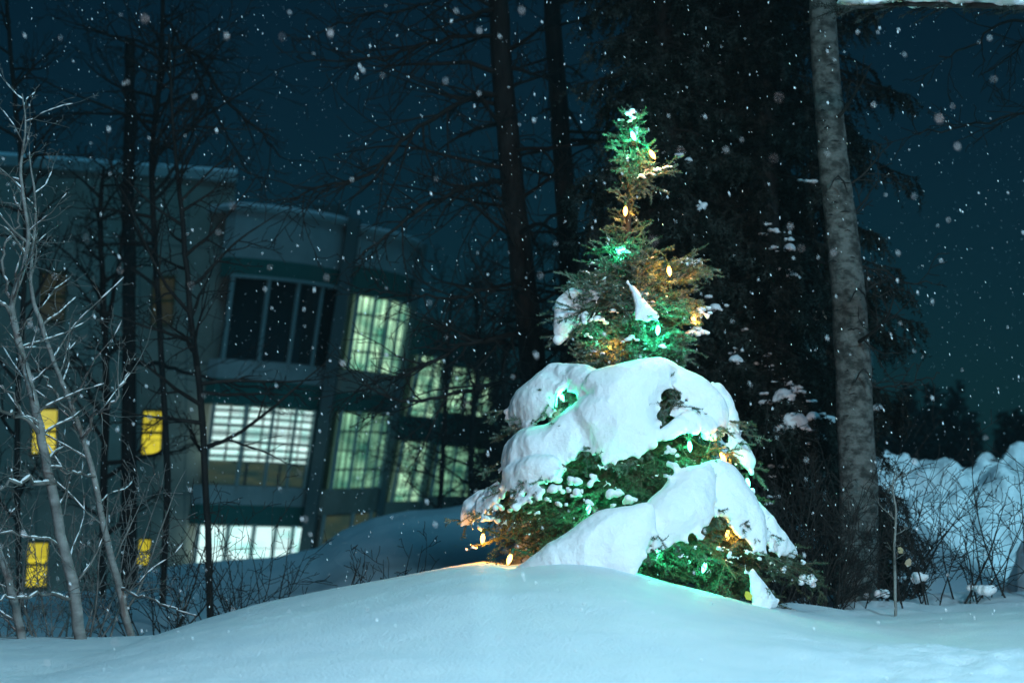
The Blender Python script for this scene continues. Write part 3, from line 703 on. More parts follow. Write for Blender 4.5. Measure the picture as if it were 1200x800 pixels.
# sapling and thickets
bare_tree('sapling', 'thin pale sapling standing alone on a little snow hump right of the thick birch', [(1050, 728, 4.2), (1049, 680, 3.8), (1048, 640, 3.3), (1050, 600, 2.8), (1046, 570, 2), (1050, 550, 1)], 11.2, 41, 9, M_bbark2, M_twig2, cfg=BR, over=dict(len=[1, .20, .4, .5], ang=[0, 45, 45, 45]), f0=.25, cat='sapling')
TH = dict(nseg=[8, 7, 5, 4], wob=[.08, .12, .17, .2], grav=[0, .03, .02, .01], kids=[0, 0, 5, 3], ang=[0, 35, 45, 45], len=[1, .5, .45, .5], rr=[1, .006, .004, .003], rmin=.0022)
def shrub(cx, cy, Y, h, spread, n, seed, label, mat=M_twig, nk=5, cat='shrub', group=None, snow=0):
    rg = random.Random(seed); b = P(cx, cy, Y); b.z = ground_z(b.x, b.y)
    t = empty('bare_shrub', tuple(b)); tag(t, label, cat, group); st = []; tw = []
    for k in range(n):
        a = rg.uniform(0, TAU); q = b+Vector((math.cos(a), math.sin(a), 0))*rg.uniform(0, spread*.45); q.z = ground_z(q.x, q.y)-.1
        d = Vector((math.cos(a)*rg.uniform(.1, .8), math.sin(a)*rg.uniform(.1, .6), 1)).normalized(); L = h*rg.uniform(.55, 1.15)
        pts = [q.copy()]; dd = d; r0 = rg.uniform(.004, .009); rad = [r0]
        for i in range(8):
            dd = (dd+Vector((rg.gauss(0, .09), rg.gauss(0, .09), .02))).normalized(); pts.append(pts[-1]+dd*L/8); rad.append(r0*(1-.8*(i+1)/8))
        st.append((pts, rad)); kids_on(tw, rg, pts, rad, L, nk, 2, dict(TH, len=[1, .4, .38, .5]), None, f0=.15)
    so = link('stem', tubes('stem', st, lambda r: 5), mat, t); so['kind'] = 'stuff' if n > 1 else ''
    if n == 1: del so['kind']
    if tw: link('twigs', tubes('twigs', tw, lambda r: 3), mat, t)['kind'] = 'stuff'
    if snow:
        bl = []
        for k in range(snow):
            ln = rg.choice(st)[0]; q = rg.choice(ln[2:6]); r = rg.uniform(.02, .05)
            for e in range(4): bl.append((q+Vector((rg.uniform(-1, 1)*r, rg.uniform(-1, 1)*r, rg.uniform(-.2, .3)*r)), r*rg.uniform(.6, 1)))
        lumps('snow', bl, M_cap, t, voxel=.008, smooth=2, amp=.003)['kind'] = 'stuff'
    return t
shrub(905, 715, 12.0, .85, .5, 22, 50, 'dense dark bare thicket between the decorated spruce and the thick birch', nk=7)
shrub(955, 718, 12.1, .95, .6, 34, 51, 'dense dark bare thicket at the left foot of the thick birch', nk=8)
shrub(1030, 715, 12.9, .95, .6, 22, 52, 'dark bare thicket behind the sapling right of the thick birch', nk=7)
shrub(1095, 715, 12.2, .8, .7, 11, 53, 'dark tangled thicket midway between the sapling and the right edge', nk=7, snow=5)
shrub(1160, 712, 12.4, .95, .7, 8, 54, 'dark open shrub near the right edge with crossing stems', nk=6)
shrub(1215, 708, 12.2, 1.1, .6, 8, 55, 'dark shrub cut by the right edge', nk=6)
shrub(940, 700, 14, 1.5, .5, 18, 56, 'tall dark brushwood rising behind the snowy shoulder of the spruce', nk=7)
shrub(455, 690, 12.5, .75, .35, 7, 57, 'small dark bare shrub sticking out of the snow below the middle glazed bay', nk=4)
shrub(498, 685, 12.2, 1.0, .1, 2, 58, 'two thin upright bare stems left of the snowy spruce', nk=3)
shrub(392, 700, 12, .6, .2, 5, 59, 'small bare shrub poking up behind the mound below the slanted column', nk=4)
shrub(280, 715, 13, 1.1, .5, 9, 60, 'thin bare shrub before the lowest white lit window', nk=5)
shrub(318, 712, 13.5, 1.3, .3, 5, 61, 'tall thin stems rising across the slatted white window', nk=5)
shrub(175, 745, 13, 1.2, .6, 9, 62, 'bare twiggy shrub behind the leaning pale birch', M_twig, nk=6)
shrub(70, 745, 12, 1.2, .7, 14, 63, 'tangled pale twigs around the foot of the two pale birches', M_twig2, nk=7)
shrub(5, 745, 12.2, 1.3, .6, 12, 64, 'tangled pale twigs in the bottom left corner', M_twig2, nk=7)
shrub(225, 735, 12.8, .9, .5, 10, 65, 'low bare twigs where the mound begins to rise', M_twig, nk=5)
shrub(555, 668, 12.4, .35, .2, 4, 66, 'short bare twigs under the left skirt of the snowy spruce', M_twig, nk=3)
# withered leaves
def leaf(name, px, py, Y, size, col, parent, seed):
    rg = random.Random(seed); q = P(px, py, Y)
    vs = [(0, 0, 0), (.35, .05, .3), (.28, .1, .75), (0, .06, 1.0), (-.3, -.03, .7), (-.33, .08, .28), (0, -.08, .5)]
    rot = Matrix.Rotation(rg.uniform(-1, 1), 3, 'Y') @ Matrix.Rotation(rg.uniform(-.6, .6), 3, 'X')
    V = []; 
    for k in (0, 1):
        V += [tuple(q+rot @ (Vector(v)*size+Vector((0, .001*k, 0)))) for v in vs]
    F = [(6, 0, 1), (6, 1, 2), (6, 2, 3), (6, 3, 4), (6, 4, 5), (6, 5, 0), (13, 8, 7), (13, 9, 8), (13, 10, 9), (13, 11, 10), (13, 12, 11), (13, 7, 12)]
    me = bpy.data.meshes.new(name); me.from_pydata(V, [], F)
    return link(name, me, nmat('leaf', col, .7), parent)
lf = leaf('withered_leaf', 1058, 648, 11.6, .05, (.38, .30, .17), None, 1); tag(lf, 'curled tan withered leaf caught in the twigs, the upper of two by the sapling', 'leaf')
lf = leaf('withered_leaf', 1063, 664, 11.6, .055, (.40, .30, .20), None, 5); tag(lf, 'curled tan withered leaf hanging by the sapling, the lower of two', 'leaf')
lf = leaf('yellow_leaf', 880, 703, 9.5, .05, (.55, .48, .05), None, 3); tag(lf, 'yellow leaf at the bottom of the decorated spruce, right side', 'leaf')

# ------------------------------------------------------------------ dark spruces
def dark_spruce(label, bx, by, Y, h, rbase, seed, nb, tw, zlo=.0, clots=(), taper=.6, mat=M_dneedle, snow_n=0, wid=.010):
    rg = random.Random(seed); b = P(bx, by, Y); b.z = ground_z(b.x, Y)-.2
    t = empty('spruce_tree', tuple(b)); tag(t, label, 'tree')
    pts = [b+Vector((rg.gauss(0, .01), rg.gauss(0, .01), h*k/10)) for k in range(11)]; r0 = tw*.5*Y/FP
    link('trunk', tubes('trunk', [(pts, [r0*(1-.6*k/10) for k in range(11)])], SIDES), M_bark, t)
    W = []; S = []; sn = []
    def bough(p0, d, Rr, snow):
        n = 6; pl = []; ph = rg.uniform(0, 6)
        lat0 = d.cross(Vector((0, 0, 1)))
        for i in range(n+1):
            s = i/n; pl.append(p0+d*Rr*s+lat0*.06*math.sin(ph+s*3)+Vector((0, 0, -.55*Rr*s*s+.25*Rr*s**4)))
        W.append((pl, [.015*(1-.8*i/n) for i in range(n+1)]))
        ns = int(Rr/.035)
        for j in range(ns):
            s = (.08+.92*(j+rg.random())/ns)*n; s = min(s, n-.01); i = int(s); q = pl[i].lerp(pl[i+1], s-i)
            lat = lat0*rg.choice((-1, 1))
            dd = (d*rg.uniform(.2, .8)+lat*rg.uniform(.1, .9)+Vector((0, 0, rg.uniform(-1.4, -.1)))).normalized()
            L = rg.uniform(.10, .36)*(1.1-.5*s/n); q1 = q+dd*L*.5; q2 = q1+(dd+Vector((0, 0, -.7))).normalized()*L*.5
            W.append(([q, q1, q2], [.003, .002, .0015])); S.append((q, q1, 1)); S.append((q1, q2, 1))
            for e in range(4):
                l3 = rg.uniform(.05, .13); o3 = q.lerp(q2, rg.random()); S.append((o3, o3+(dd+lat*rg.uniform(-.9, .9)+Vector((0, 0, rg.uniform(-1, 0)))).normalized()*l3, 1))
            if rg.random() < snow:
                r = rg.uniform(.012, .032)
                for e in range(rg.randint(2, 5)):
                    c = q+Vector((rg.uniform(-2, 2)*r, rg.uniform(-2, 2)*r, .012)); sn.append((c, (r*rg.uniform(.6, 1.2), r*rg.uniform(.6, 1.2), r*.5)))
        for i in range(1, n): S.append((pl[i], pl[i+1], 1))
        return pl
    for k in range(nb):
        f = zlo+(1-zlo)*(k+rg.random())/nb; a = rg.uniform(0, TAU)
        bough(b+Vector((0, 0, f*h)), Vector((math.cos(a), math.sin(a), 0)), rbase*(1-f*taper)*rg.uniform(.5, 1.1), snow_n if rg.random() < .4 else 0)
    for (a, bb_, r, dY) in clots:              # a bough bent down under each larger load
        c = P(a, bb_, dY); v = Vector((c.x-b.x, c.y-b.y, 0)); Rr = v.length*1.15; d = v.normalized()
        z0 = c.z+.55*Rr*.75-.25*Rr*.57
        bough(Vector((b.x, b.y, z0)), d, Rr, .15); bough(Vector((b.x, b.y, z0-.06)), (d+d.cross(Vector((0, 0, 1)))*.15).normalized(), Rr, .05)
        w_ = r*dY/FP; sn.append((c, (w_*.8, w_*.8, w_*.62)))
        for e in range(9):
            rr = w_*rg.uniform(.22, .42); an = rg.uniform(0, TAU); q_ = rg.uniform(.55, .9)
            sn.append((c+Vector((math.cos(an)*q_*w_, math.sin(an)*q_*w_, -w_*rg.uniform(.15, .45))), (rr, rr, rr*.8)))
        for e in range(26):                     # needles bristling from under it
            an = rg.uniform(0, TAU); o_ = c+Vector((math.cos(an), math.sin(an), 0))*w_*rg.uniform(.2, .8)-Vector((0, 0, w_*.35))
            dd = Vector((math.cos(an), math.sin(an), rg.uniform(-1.2, -.1))).normalized(); o2 = o_+dd*w_*rg.uniform(.6, 1.4); W.append(([o_, o_.lerp(o2, .5), o2], [.003, .002, .0015])); S.append((o_, o2, 1))
    cr = link('crown', tubes('crown', W, SIDES), M_twig, t)
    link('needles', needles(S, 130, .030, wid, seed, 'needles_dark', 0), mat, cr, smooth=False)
    if sn:
        lumps('snow_cap', sn, M_cap, t, voxel=.010, smooth=2, amp=.008, freq=14)['kind'] = 'stuff'
    return t
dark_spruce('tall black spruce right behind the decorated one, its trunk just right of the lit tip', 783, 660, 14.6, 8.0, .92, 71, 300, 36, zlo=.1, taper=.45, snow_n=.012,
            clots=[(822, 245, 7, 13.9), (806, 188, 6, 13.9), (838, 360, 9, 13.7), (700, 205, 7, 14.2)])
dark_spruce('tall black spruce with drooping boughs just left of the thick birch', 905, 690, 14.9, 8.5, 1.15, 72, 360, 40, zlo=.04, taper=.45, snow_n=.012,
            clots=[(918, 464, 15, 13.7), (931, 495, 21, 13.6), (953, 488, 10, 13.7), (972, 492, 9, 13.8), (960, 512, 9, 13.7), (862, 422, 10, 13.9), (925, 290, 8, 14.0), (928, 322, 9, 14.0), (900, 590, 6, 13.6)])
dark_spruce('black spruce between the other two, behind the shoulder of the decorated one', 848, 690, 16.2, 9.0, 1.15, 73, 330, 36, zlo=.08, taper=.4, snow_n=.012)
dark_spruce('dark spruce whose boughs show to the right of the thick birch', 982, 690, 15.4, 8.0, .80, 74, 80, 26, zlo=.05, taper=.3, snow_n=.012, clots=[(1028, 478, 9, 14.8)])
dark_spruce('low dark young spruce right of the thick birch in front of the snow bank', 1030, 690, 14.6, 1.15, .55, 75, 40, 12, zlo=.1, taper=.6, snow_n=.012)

# snowy bough over the top right corner, from a spruce standing outside the frame
def side_spruce():
    rg = random.Random(80); Y = 9.2; b = Vector((4.3, Y, ground_z(4.3, Y)-.2))
    t = empty('spruce_tree', tuple(b)); tag(t, 'spruce reaching in with a snow-loaded bough across the top right corner', 'tree')
    pts = [b+Vector((0, 0, .7*k)) for k in range(11)]
    link('trunk', tubes('trunk', [(pts, [.13-.009*k for k in range(11)])], SIDES), M_bark, t)
    W = []; S = []; sn = []
    def bough(pl, w):
        n = len(pl)-1; W.append((pl, [w*(1-.75*i/n) for i in range(n+1)]))
        for i in range(n):
            for j in range(12):
                q = pl[i].lerp(pl[i+1], rg.random()); d = (pl[i+1]-pl[i]).normalized(); lat = d.cross(Vector((0, 0, 1)))*rg.choice((-1, 1))
                dd = (d*.8+lat*rg.uniform(.3, 1)+Vector((0, 0, rg.uniform(-.5, .02)))).normalized(); L = rg.uniform(.08, .2)
                W.append(([q, q+dd*L*.5, q+dd*L], [.003, .002, .0015])); S.append((q, q+dd*L*.5, 1)); S.append((q+dd*L*.5, q+dd*L, 1))
    main = [P(a, c, Y) for a, c in [(1560, -120), (1400, -40), (1290, 0), (1200, 8), (1120, 6), (1060, 5), (1010, 9), (985, 8)]]
    bough(main, .025)
    bough([Vector((4.3, Y, 5.6)), Vector((3.7, Y-.2, 5.6)), Vector((3.1, Y-.3, 5.4)), Vector((2.8, Y-.4, 5.2))], .02)
    bough([Vector((4.3, Y, 5.2)), Vector((4.6, Y-.8, 5.1)), Vector((4.8, Y-1.4, 4.8))], .02)
    cr = link('crown', tubes('crown', W, SIDES), M_twig, t)
    link('needles', needles(S, 420, .02, .003, 81, 'n'), M_dneedle, cr, smooth=False)
    for i in range(2, len(main)-1):
        for j in range(14):
            q = main[i].lerp(main[i+1], j/14); r = rg.uniform(.025, .05)*(1.15 if i < 5 else .8)
            sn.append((q+Vector((0, rg.uniform(-.07, .07), .02+r*.4)), (r*1.2, r*1.2, r*.75)))
    lumps('snow_cap', sn, M_cap, t, voxel=.01, smooth=3, amp=.012, freq=14)
side_spruce()
bare_tree('bare_tree', 'bare tree whose dark twigs reach in from the right edge of the sky', [(1330, 720, 26), (1320, 400, 22), (1325, 100, 18), (1320, -150, 12)], 13.5, 84, 6, M_bark, M_twig, over=dict(rr=[1, .012, .006, .004], len=[1, .12, .4, .5], rmin=.003),
          extra=[([(1320, 60, 13.5), (1250, 55, 13.4), (1190, 22, 13.4), (1140, 55, 13.4), (1100, 68, 13.4)], 6, 1.5, 8), ([(1320, 170, 13.5), (1260, 130, 13.4), (1200, 132, 13.4), (1130, 148, 13.4), (1070, 155, 13.4)], 5, 1.5, 12), ([(1320, 10, 13.5), (1240, 20, 13.5), (1190, 60, 13.5), (1150, 90, 13.5)], 4, 1.5, 8)])

# ------------------------------------------------------------------ ploughed snow bank
def bank(label, prof, Y, depth, seed, name='snow_bank', z0=-.4):
    # a real heap: height follows the profile at its ridge and falls to both sides, broken into chunks
    x0, x1 = P(prof[0][0], 600, Y).x, P(prof[-1][0], 600, Y).x
    nx_ = int((x1-x0)/.05); ny_ = int(depth*2/.06); V = []
    for j in range(ny_+1):
        for i in range(nx_+1):
            x = x0+(x1-x0)*i/nx_; y = Y-depth+2*depth*j/ny_
            px = 600+x/Y*FP; zt = P(px, interp(px, prof), Y).z
            s = (y-Y)/depth; sh = max(0, 1-abs(s)**1.6)
            zb = z0+(zt-z0)*sh**.8; v = Vector((x, y, zb+seed))
            c1 = noise.voronoi(v*1.25)[0][0]; c2 = noise.voronoi(v*3.1)[0][0]
            ch = (-(c1-.4)*.75-(c2-.35)*.40-(noise.voronoi(v*7)[0][0]-.3)*.16+.06*noise.noise(v*9))*min(1, sh*2.5)
            z = zb+ch*.45-.1*sh; y = y+(-ch*.6 if s < 0 else ch*.3)
            e = min(i, nx_-i)/nx_; z = z0-.3+(z-z0+.3)*sm(e*14)
            V.append((x, y, z))
    idx = np.arange((nx_+1)*(ny_+1)).reshape(ny_+1, nx_+1)
    F = np.stack([idx[:-1, :-1], idx[:-1, 1:], idx[1:, 1:], idx[1:, :-1]], -1).reshape(-1, 4)
    o = link(name, mesh_np(name, V, F), M_bank); o['kind'] = 'structure'; return o
bank('', [(960, 590), (1000, 545), (1024, 520), (1042, 514), (1060, 528), (1085, 524), (1110, 526), (1132, 530), (1150, 514), (1170, 520), (1180, 512), (1205, 510), (1260, 514), (1340, 525), (1420, 560)], 25, 2.9, 3)
bank('', [(1180, 640), (1200, 604), (1240, 596), (1300, 610), (1340, 640)], 18.5, 1.0, 8)
def drift(prof, Y, depth, seed):
    x0, x1 = P(prof[0][0], 600, Y).x, P(prof[-1][0], 600, Y).x
    nx_ = int((x1-x0)/.1); ny_ = int(depth*2/.1); V = []
    for j in range(ny_+1):
        for i in range(nx_+1):
            x = x0+(x1-x0)*i/nx_; y = Y-depth+2*depth*j/ny_; px = 600+x/Y*FP; zt = P(px, interp(px, prof), Y).z
            s = (y-Y)/depth; g0 = ground_z(x, y)-.12
            V.append((x, y, g0+(max(zt, g0)-g0)*max(0, 1-s*s)**1.3+.03*noise.noise(Vector((x, y, seed)))))
    idx = np.arange((nx_+1)*(ny_+1)).reshape(ny_+1, nx_+1)
    F = np.stack([idx[:-1, :-1], idx[:-1, 1:], idx[1:, 1:], idx[1:, :-1]], -1).reshape(-1, 4)
    o = link('snow_bank', mesh_np('snow_bank', V, F), M_snow); o['kind'] = 'structure'
drift([(560, 700), (580, 640), (620, 600), (700, 580), (900, 560), (1000, 580), (1060, 600), (1100, 635), (1130, 655)], 21, 3.0, 4)

# ------------------------------------------------------------------ far wood
def far_wood():
    rg = random.Random(90); lines = []; S = []
    for k in range(170):
        px = rg.uniform(560, 1500); Y = rg.uniform(60, 95); top = rg.uniform(440, 515) + (40 if px > 1130 else 0)
        b = P(px, 600, Y); b.z = -1.1; h = P(px, top, Y).z-b.z
        lines.append(([b, b+Vector((0, 0, h*.5)), b+Vector((0, 0, h))], [.16, .1, .02]))
        for j in range(60):
            f = .12+.88*rg.random(); a = rg.uniform(0, TAU); r = 1.5*(1-f*.85); q = b+Vector((0, 0, h*f))
            S.append((q, q+Vector((math.cos(a)*r, math.sin(a)*r, -.3*r)), 1))
    V = tubes('far_wood', lines, lambda r: 5)
    o = link('far_wood', V, M_bark); tag(o, None, None, None, 'stuff'); o['label'] = 'dark far-off wood fading into the snowfall beyond the bank'
    o2 = link('far_wood_foliage', needles(S, 22, .34, .16, 91, 'fw', -.3), M_dneedle, None, smooth=False); tag(o2, 'dark conifer foliage of the far-off wood', None, None, 'stuff')
far_wood()

# ------------------------------------------------------------------ the building
M_conc = noisy(nmat('wall_panel', (.3, .31, .29), .85), (.19, .185, .15), (.30, .285, .235), .8, detail=6)
M_conc2 = noisy(nmat('light_band', (.5, .52, .5), .6), (.24, .28, .27), (.37, .40, .39), .7)
M_green_p = nmat('green_panel', (.02, .12, .10), .25, .5)
M_glass_d = nmat('dark_glass', (.006, .012, .012), .12, .5)
M_metal_d = nmat('dark_column', (.05, .09, .09), .5)
M_mull = nmat('mullion', (.25, .32, .31), .45)
M_frame_y = nmat('window_frame', (.08, .06, .02), .6)
L_white = lit_window('lit_white', (.30, .85, .75), (.66, .98, .93), 1.35, 7, 9, .25, .5, gap=.10)
L_white2 = lit_window('lit_white_low', (.35, .9, .82), (.66, .98, .96), 1.35, 5, 2, .3, .5, gap=.02)
L_green = lit_window('lit_green', (.06, .28, .18), (.60, 1.0, .62), 1.45, 13, 4, .36, .62, gap=.05)
L_green2 = lit_window('lit_green_dim', (.04, .18, .12), (.36, .75, .45), 1.15, 14, 4, .36, .66, gap=.05)
L_dim = lit_window('lit_dim', (.03, .08, .06), (.14, .16, .07), .4, 3, 2, .35, .7)
L_yel = lit_window('lit_yellow', (.75, .60, .01), (.95, .85, .05), .9, 1, 3, .3, .7, gap=.03)
L_brown = lit_window('faint_amber_glow', (.03, .025, .003), (.10, .075, .004), .3, 1, 2, .3, .7)  # dark panes given a weak amber glow of their own

bld = empty('office_building', tuple(P(250, 640, 46))); tag(bld, 'concrete and green glass office block with slanted columns, yellow and white lit windows', 'building')
A = P(-260, 176, 42.0); B = P(276, 214, 46.3)
ztop = B.z; A.z = ztop
dirw = Vector((B.x-A.x, B.y-A.y, 0)).normalized(); nrm = Vector((dirw.y, -dirw.x, 0))      # towards the camera
def on_wall(px, py):
    # meet the sight line with the wall plane
    o = Vector((0, 0, EYE)); r = P(px, py, 10)-o
    t = (A-o).dot(nrm)/r.dot(nrm); return o+r*t
back = -nrm*7
wall = MB(); a0 = Vector((A.x, A.y, -.5)); b0 = Vector((B.x, B.y, -.5)); a1 = Vector((A.x, A.y, ztop)); b1 = Vector((B.x, B.y, ztop))
wall.hexa([a0, b0, b1, a1], [a0+back, b0+back, b1+back, a1+back]); wall.build('wall', M_conc, bld)
rf = MB(); o_ = nrm*.12
rf.hexa([a1+o_, b1+o_, b1+o_+Vector((0, 0, .22)), a1+o_+Vector((0, 0, .22))], [a1+back, b1+back, b1+back+Vector((0, 0, .22)), a1+back+Vector((0, 0, .22))])
rf.build('roof_edge', M_conc2, bld)
M_roofsnow = snow_mat('snow_roof', .5, 5, .05)
MB().hexa([a1+o_*.9+Vector((0, 0, .223)), b1+o_*.9+Vector((0, 0, .223)), b1+o_*.7+Vector((0, 0, .30)), a1+o_*.7+Vector((0, 0, .29))], [a1+back*.98+Vector((0, 0, .223)), b1+back*.98+Vector((0, 0, .223)), b1+back*.97+Vector((0, 0, .31)), a1+back*.97+Vector((0, 0, .30))]).build('snow', M_roofsnow, bld)
jm = MB()
for k in range(1, 9):
    c_ = a1.lerp(b1, k/9); u_ = dirw*.012
    jm.hexa([Vector((c_.x, c_.y, -.4))-u_+nrm*.006, Vector((c_.x, c_.y, -.4))+u_+nrm*.006, c_+u_+nrm*.006-Vector((0, 0, .01)), c_-u_+nrm*.006-Vector((0, 0, .01))], [Vector((c_.x, c_.y, -.4))-u_+nrm*.002, Vector((c_.x, c_.y, -.4))+u_+nrm*.002, c_+u_+nrm*.002-Vector((0, 0, .01)), c_-u_+nrm*.002-Vector((0, 0, .01))])
for z_ in (1.9, 4.9, 7.6):
    A2 = Vector((A.x, A.y, z_)); B2 = Vector((B.x, B.y, z_)); u_ = Vector((0, 0, .012))
    jm.hexa([A2-u_+nrm*.009, B2-u_+nrm*.009, B2+u_+nrm*.009, A2+u_+nrm*.009], [A2-u_+nrm*.003, B2-u_+nrm*.003, B2+u_+nrm*.003, A2+u_+nrm*.003])
jm.build('joint', M_metal_d, bld)
def wall_window(x0, y0, x1, y1, mat, label=None, skew=3):
    c = [on_wall(x0, y1), on_wall(x1-skew, y1), on_wall(x1, y0), on_wall(x0+skew, y0)]
    ctr = (c[0]+c[1]+c[2]+c[3])/4
    fr = MB()
    big = [ctr+(q-ctr)*1.12 for q in c]; q1 = [q+nrm*.07 for q in big]
    inner = [q+nrm*.07 for q in c]
    for i in range(4):
        j = (i+1) % 4
        fr.hexa([q1[i], q1[j], inner[j], inner[i]], [q1[i]-nrm*.06, q1[j]-nrm*.06, inner[j]-nrm*.06, inner[i]-nrm*.06])
    f = fr.build('window', M_frame_y, bld)
    if label: f['label'] = label
    p = MB(); p.hexa([q+nrm*.03 for q in c], [q+nrm*.012 for q in c]); po = p.build('pane', mat, f)
    po.matrix_parent_inverse = Matrix.Identity(4) if False else po.matrix_parent_inverse
    b_ = MB(); l0 = (c[0]+c[3])/2; r0 = (c[1]+c[2])/2; u = Vector((0, 0, .035))
    b_.hexa([l0+nrm*.06-u, r0+nrm*.06-u, r0+nrm*.06+u, l0+nrm*.06+u], [l0+nrm*.035-u, r0+nrm*.035-u, r0+nrm*.035+u, l0+nrm*.035+u]); b_.build('bar', M_frame_y, f)
wall_window(37, 480, 67, 531, L_yel, 'lit yellow window behind the pale birch')
wall_window(165, 482, 190, 532, L_yel, 'lit yellow window right of the straight dark trunk')
wall_window(30, 636, 56, 687, L_yel, 'lit yellow window low at the left')
wall_window(160, 632, 176, 661, L_yel, 'small lit yellow window just above the snow')
wall_window(46, 321, 77, 375, L_brown, 'faintly glowing amber upper window at the left')
wall_window(177, 326, 204, 379, L_brown, 'faintly glowing amber upper window at the right')

class Bay:
    def __init__(s, TL, TR, BL, BR, YL, YR, bulge):
        s.c = [P(TL[0], TL[1], YL), P(TR[0], TR[1], YR), P(BL[0], BL[1], YL), P(BR[0], BR[1], YR)]
        dx = s.c[1]-s.c[0]; dx.z = 0; dx.normalize(); s.n = Vector((dx.y, -dx.x, 0)); s.b = bulge
    def pt(s, u, t, off=0):
        top = s.c[0].lerp(s.c[1], u); bot = s.c[2].lerp(s.c[3], u)
        return top.lerp(bot, t)+s.n*(s.b*4*u*(1-u)+off)
    def slab(s, name, u0, u1, t0, t1, mat, parent, off=0, th=.1, n=8):
        V = []; F = []; UV = []
        for k in range(n+1):
            u = u0+(u1-u0)*k/n
            V += [s.pt(u, t1, off), s.pt(u, t0, off), s.pt(u, t0, off-th), s.pt(u, t1, off-th)]
        fk = lambda k: k/n
        for k in range(n):
            a = 4*k; b = a+4
            for (i, j, vi, vj) in ((0, 1, 0, 1), (1, 2, 1, 1), (2, 3, 1, 0), (3, 0, 0, 0)):
                F.append((a+i, b+i, b+j, a+j)); UV.append([(fk(k), vi), (fk(k+1), vi), (fk(k+1), vj), (fk(k), vj)])
        F.append((0, 1, 2, 3)); UV.append([(0, 0)]*4); m = 4*n; F.append((m+3, m+2, m+1, m)); UV.append([(0, 0)]*4)
        me = bpy.data.meshes.new(name); me.from_pydata([tuple(v) for v in V], [], F)
        ul = me.uv_layers.new(name='UVMap'); q = 0
        for f in UV:
            for c in f: ul.data[q].uv = c; q += 1
        me.update(); return link(name, me, mat, parent, False)
def bay_window(bay, u0, u1, t0, t1, mat, mulls, slats=0, label=None, sl=.006):
    f = bay.slab('window', u0, u1, t0, t1, mat, bld, .0, .06, 10)
    if label: f['label'] = label
    for k in range(mulls+1):
        u = u0+(u1-u0)*k/mulls; wv = .012
        bay.slab('mullion', max(0, u-wv/2), min(1, u+wv/2), t0-.004, t1+.004, M_mull, f, .09, .08, 1)
    for k in range(slats):
        t = t0+(t1-t0)*(k+.5)/slats
        bay.slab('slat', u0+.01, u1-.01, t-sl/2, t+sl/2, M_metal_d, f, .05, .03, 6)
    return f
def band(bay, t0, t1, mat, name='band', u0=0, u1=1, off=.02): return bay.slab(name, u0, u1, t0, t1, mat, bld, off, .3, 10)
b1_ = Bay((277, 246), (410, 266), (224, 672), (350, 672), 45.6, 49, .35)
b1_.slab('snow', -.01, 1.01, -.021, -.013, M_roofsnow, bld, .08, 1.1, 10)
b1_.slab('roof_edge', -.02, 1.02, -.012, .0, M_conc2, bld, .12, 1.2, 10)
band(b1_, .0, .13, M_conc2); band(b1_, .13, .182, M_green_p)
bay_window(b1_, .02, .98, .184, .41, M_glass_d, 4, 0, 'tall unlit dark upper window band')
b1_.slab('mullion', 0, 1, .178, .186, M_mull, bld, .12, .1, 8)
band(b1_, .412, .465, M_conc2); band(b1_, .465, .535, M_green_p)
bay_window(b1_, .0, .86, .54, .69, L_white, 4, 7, 'slatted white lit window in the middle storey'); band(b1_, .536, .76, M_green_p, u0=.87, u1=1)
bay_window(b1_, .0, .86, .694, .755, L_dim, 4, 0, 'dim yellowish window strip under the white one')
band(b1_, .757, .81, M_conc2); band(b1_, .81, .865, M_green_p)
bay_window(b1_, .0, 1.0, .868, .99, L_white2, 5, 0, 'bright white lit ground floor window')
b2_ = Bay((424, 272), (492, 294), (368, 672), (432, 660), 49.4, 54, .3)
b2_.slab('snow', -.01, 1.01, -.021, -.013, M_roofsnow, bld, .08, 1.1, 10)
b2_.slab('roof_edge', -.02, 1.02, -.012, .0, M_conc2, bld, .12, 1.2, 10)
band(b2_, 0, .10, M_conc2); band(b2_, .10, .182, M_green_p)
bay_window(b2_, .03, .97, .185, .405, L_green, 5, 2, 'greenish lit upper window beside the slanted column')
band(b2_, .407, .47, M_conc); band(b2_, .47, .525, M_green_p)
bay_window(b2_, .03, .97, .53, .755, L_green2, 5, 2, 'dim greenish lit lower window beside the slanted column')
band(b2_, .757, .83, M_conc); bay_window(b2_, .0, 1.0, .833, .98, L_dim, 3, 0, 'dim ground floor window beside the slanted column')
b3_ = Bay((497, 372), (526, 382), (440, 660), (480, 655), 54.6, 58, .25)
band(b3_, 0, .15, M_green_p); bay_window(b3_, .03, .97, .155, .40, L_green, 3, 5, 'greenish lit upper window of the third bay'); band(b3_, .402, .50, M_green_p)
bay_window(b3_, .03, .97, .505, .75, L_green, 3, 5, 'greenish lit lower window of the third bay'); band(b3_, .752, .99, M_conc)
b4_ = Bay((532, 382), (590, 398), (488, 655), (548, 650), 59, 66, .25)
band(b4_, 0, .17, M_green_p); bay_window(b4_, .03, .97, .175, .37, L_green, 4, 5, 'lit upper window of the farthest bay'); band(b4_, .372, .51, M_green_p)
bay_window(b4_, .03, .97, .515, .73, L_green2, 4, 5, 'lit lower window of the farthest bay'); band(b4_, .732, .99, M_conc)
def column(top, bot, Y, wpx, name='column', d=.5):
    hw = wpx*.5*Y/FP; a = P(bot[0], bot[1], Y); b = P(top[0], top[1], Y); x = Vector((hw, 0, 0)); y = Vector((0, d, 0))
    MB().hexa([a-x, a+x, b+x, b-x], [a-x+y, a+x+y, b+x+y, b-x+y]).build(name, M_metal_d, bld)
column((415, 256), (352, 675), 48.4, 14); column((496, 286), (434, 665), 53.2, 8); column((528, 374), (482, 655), 57.6, 7)
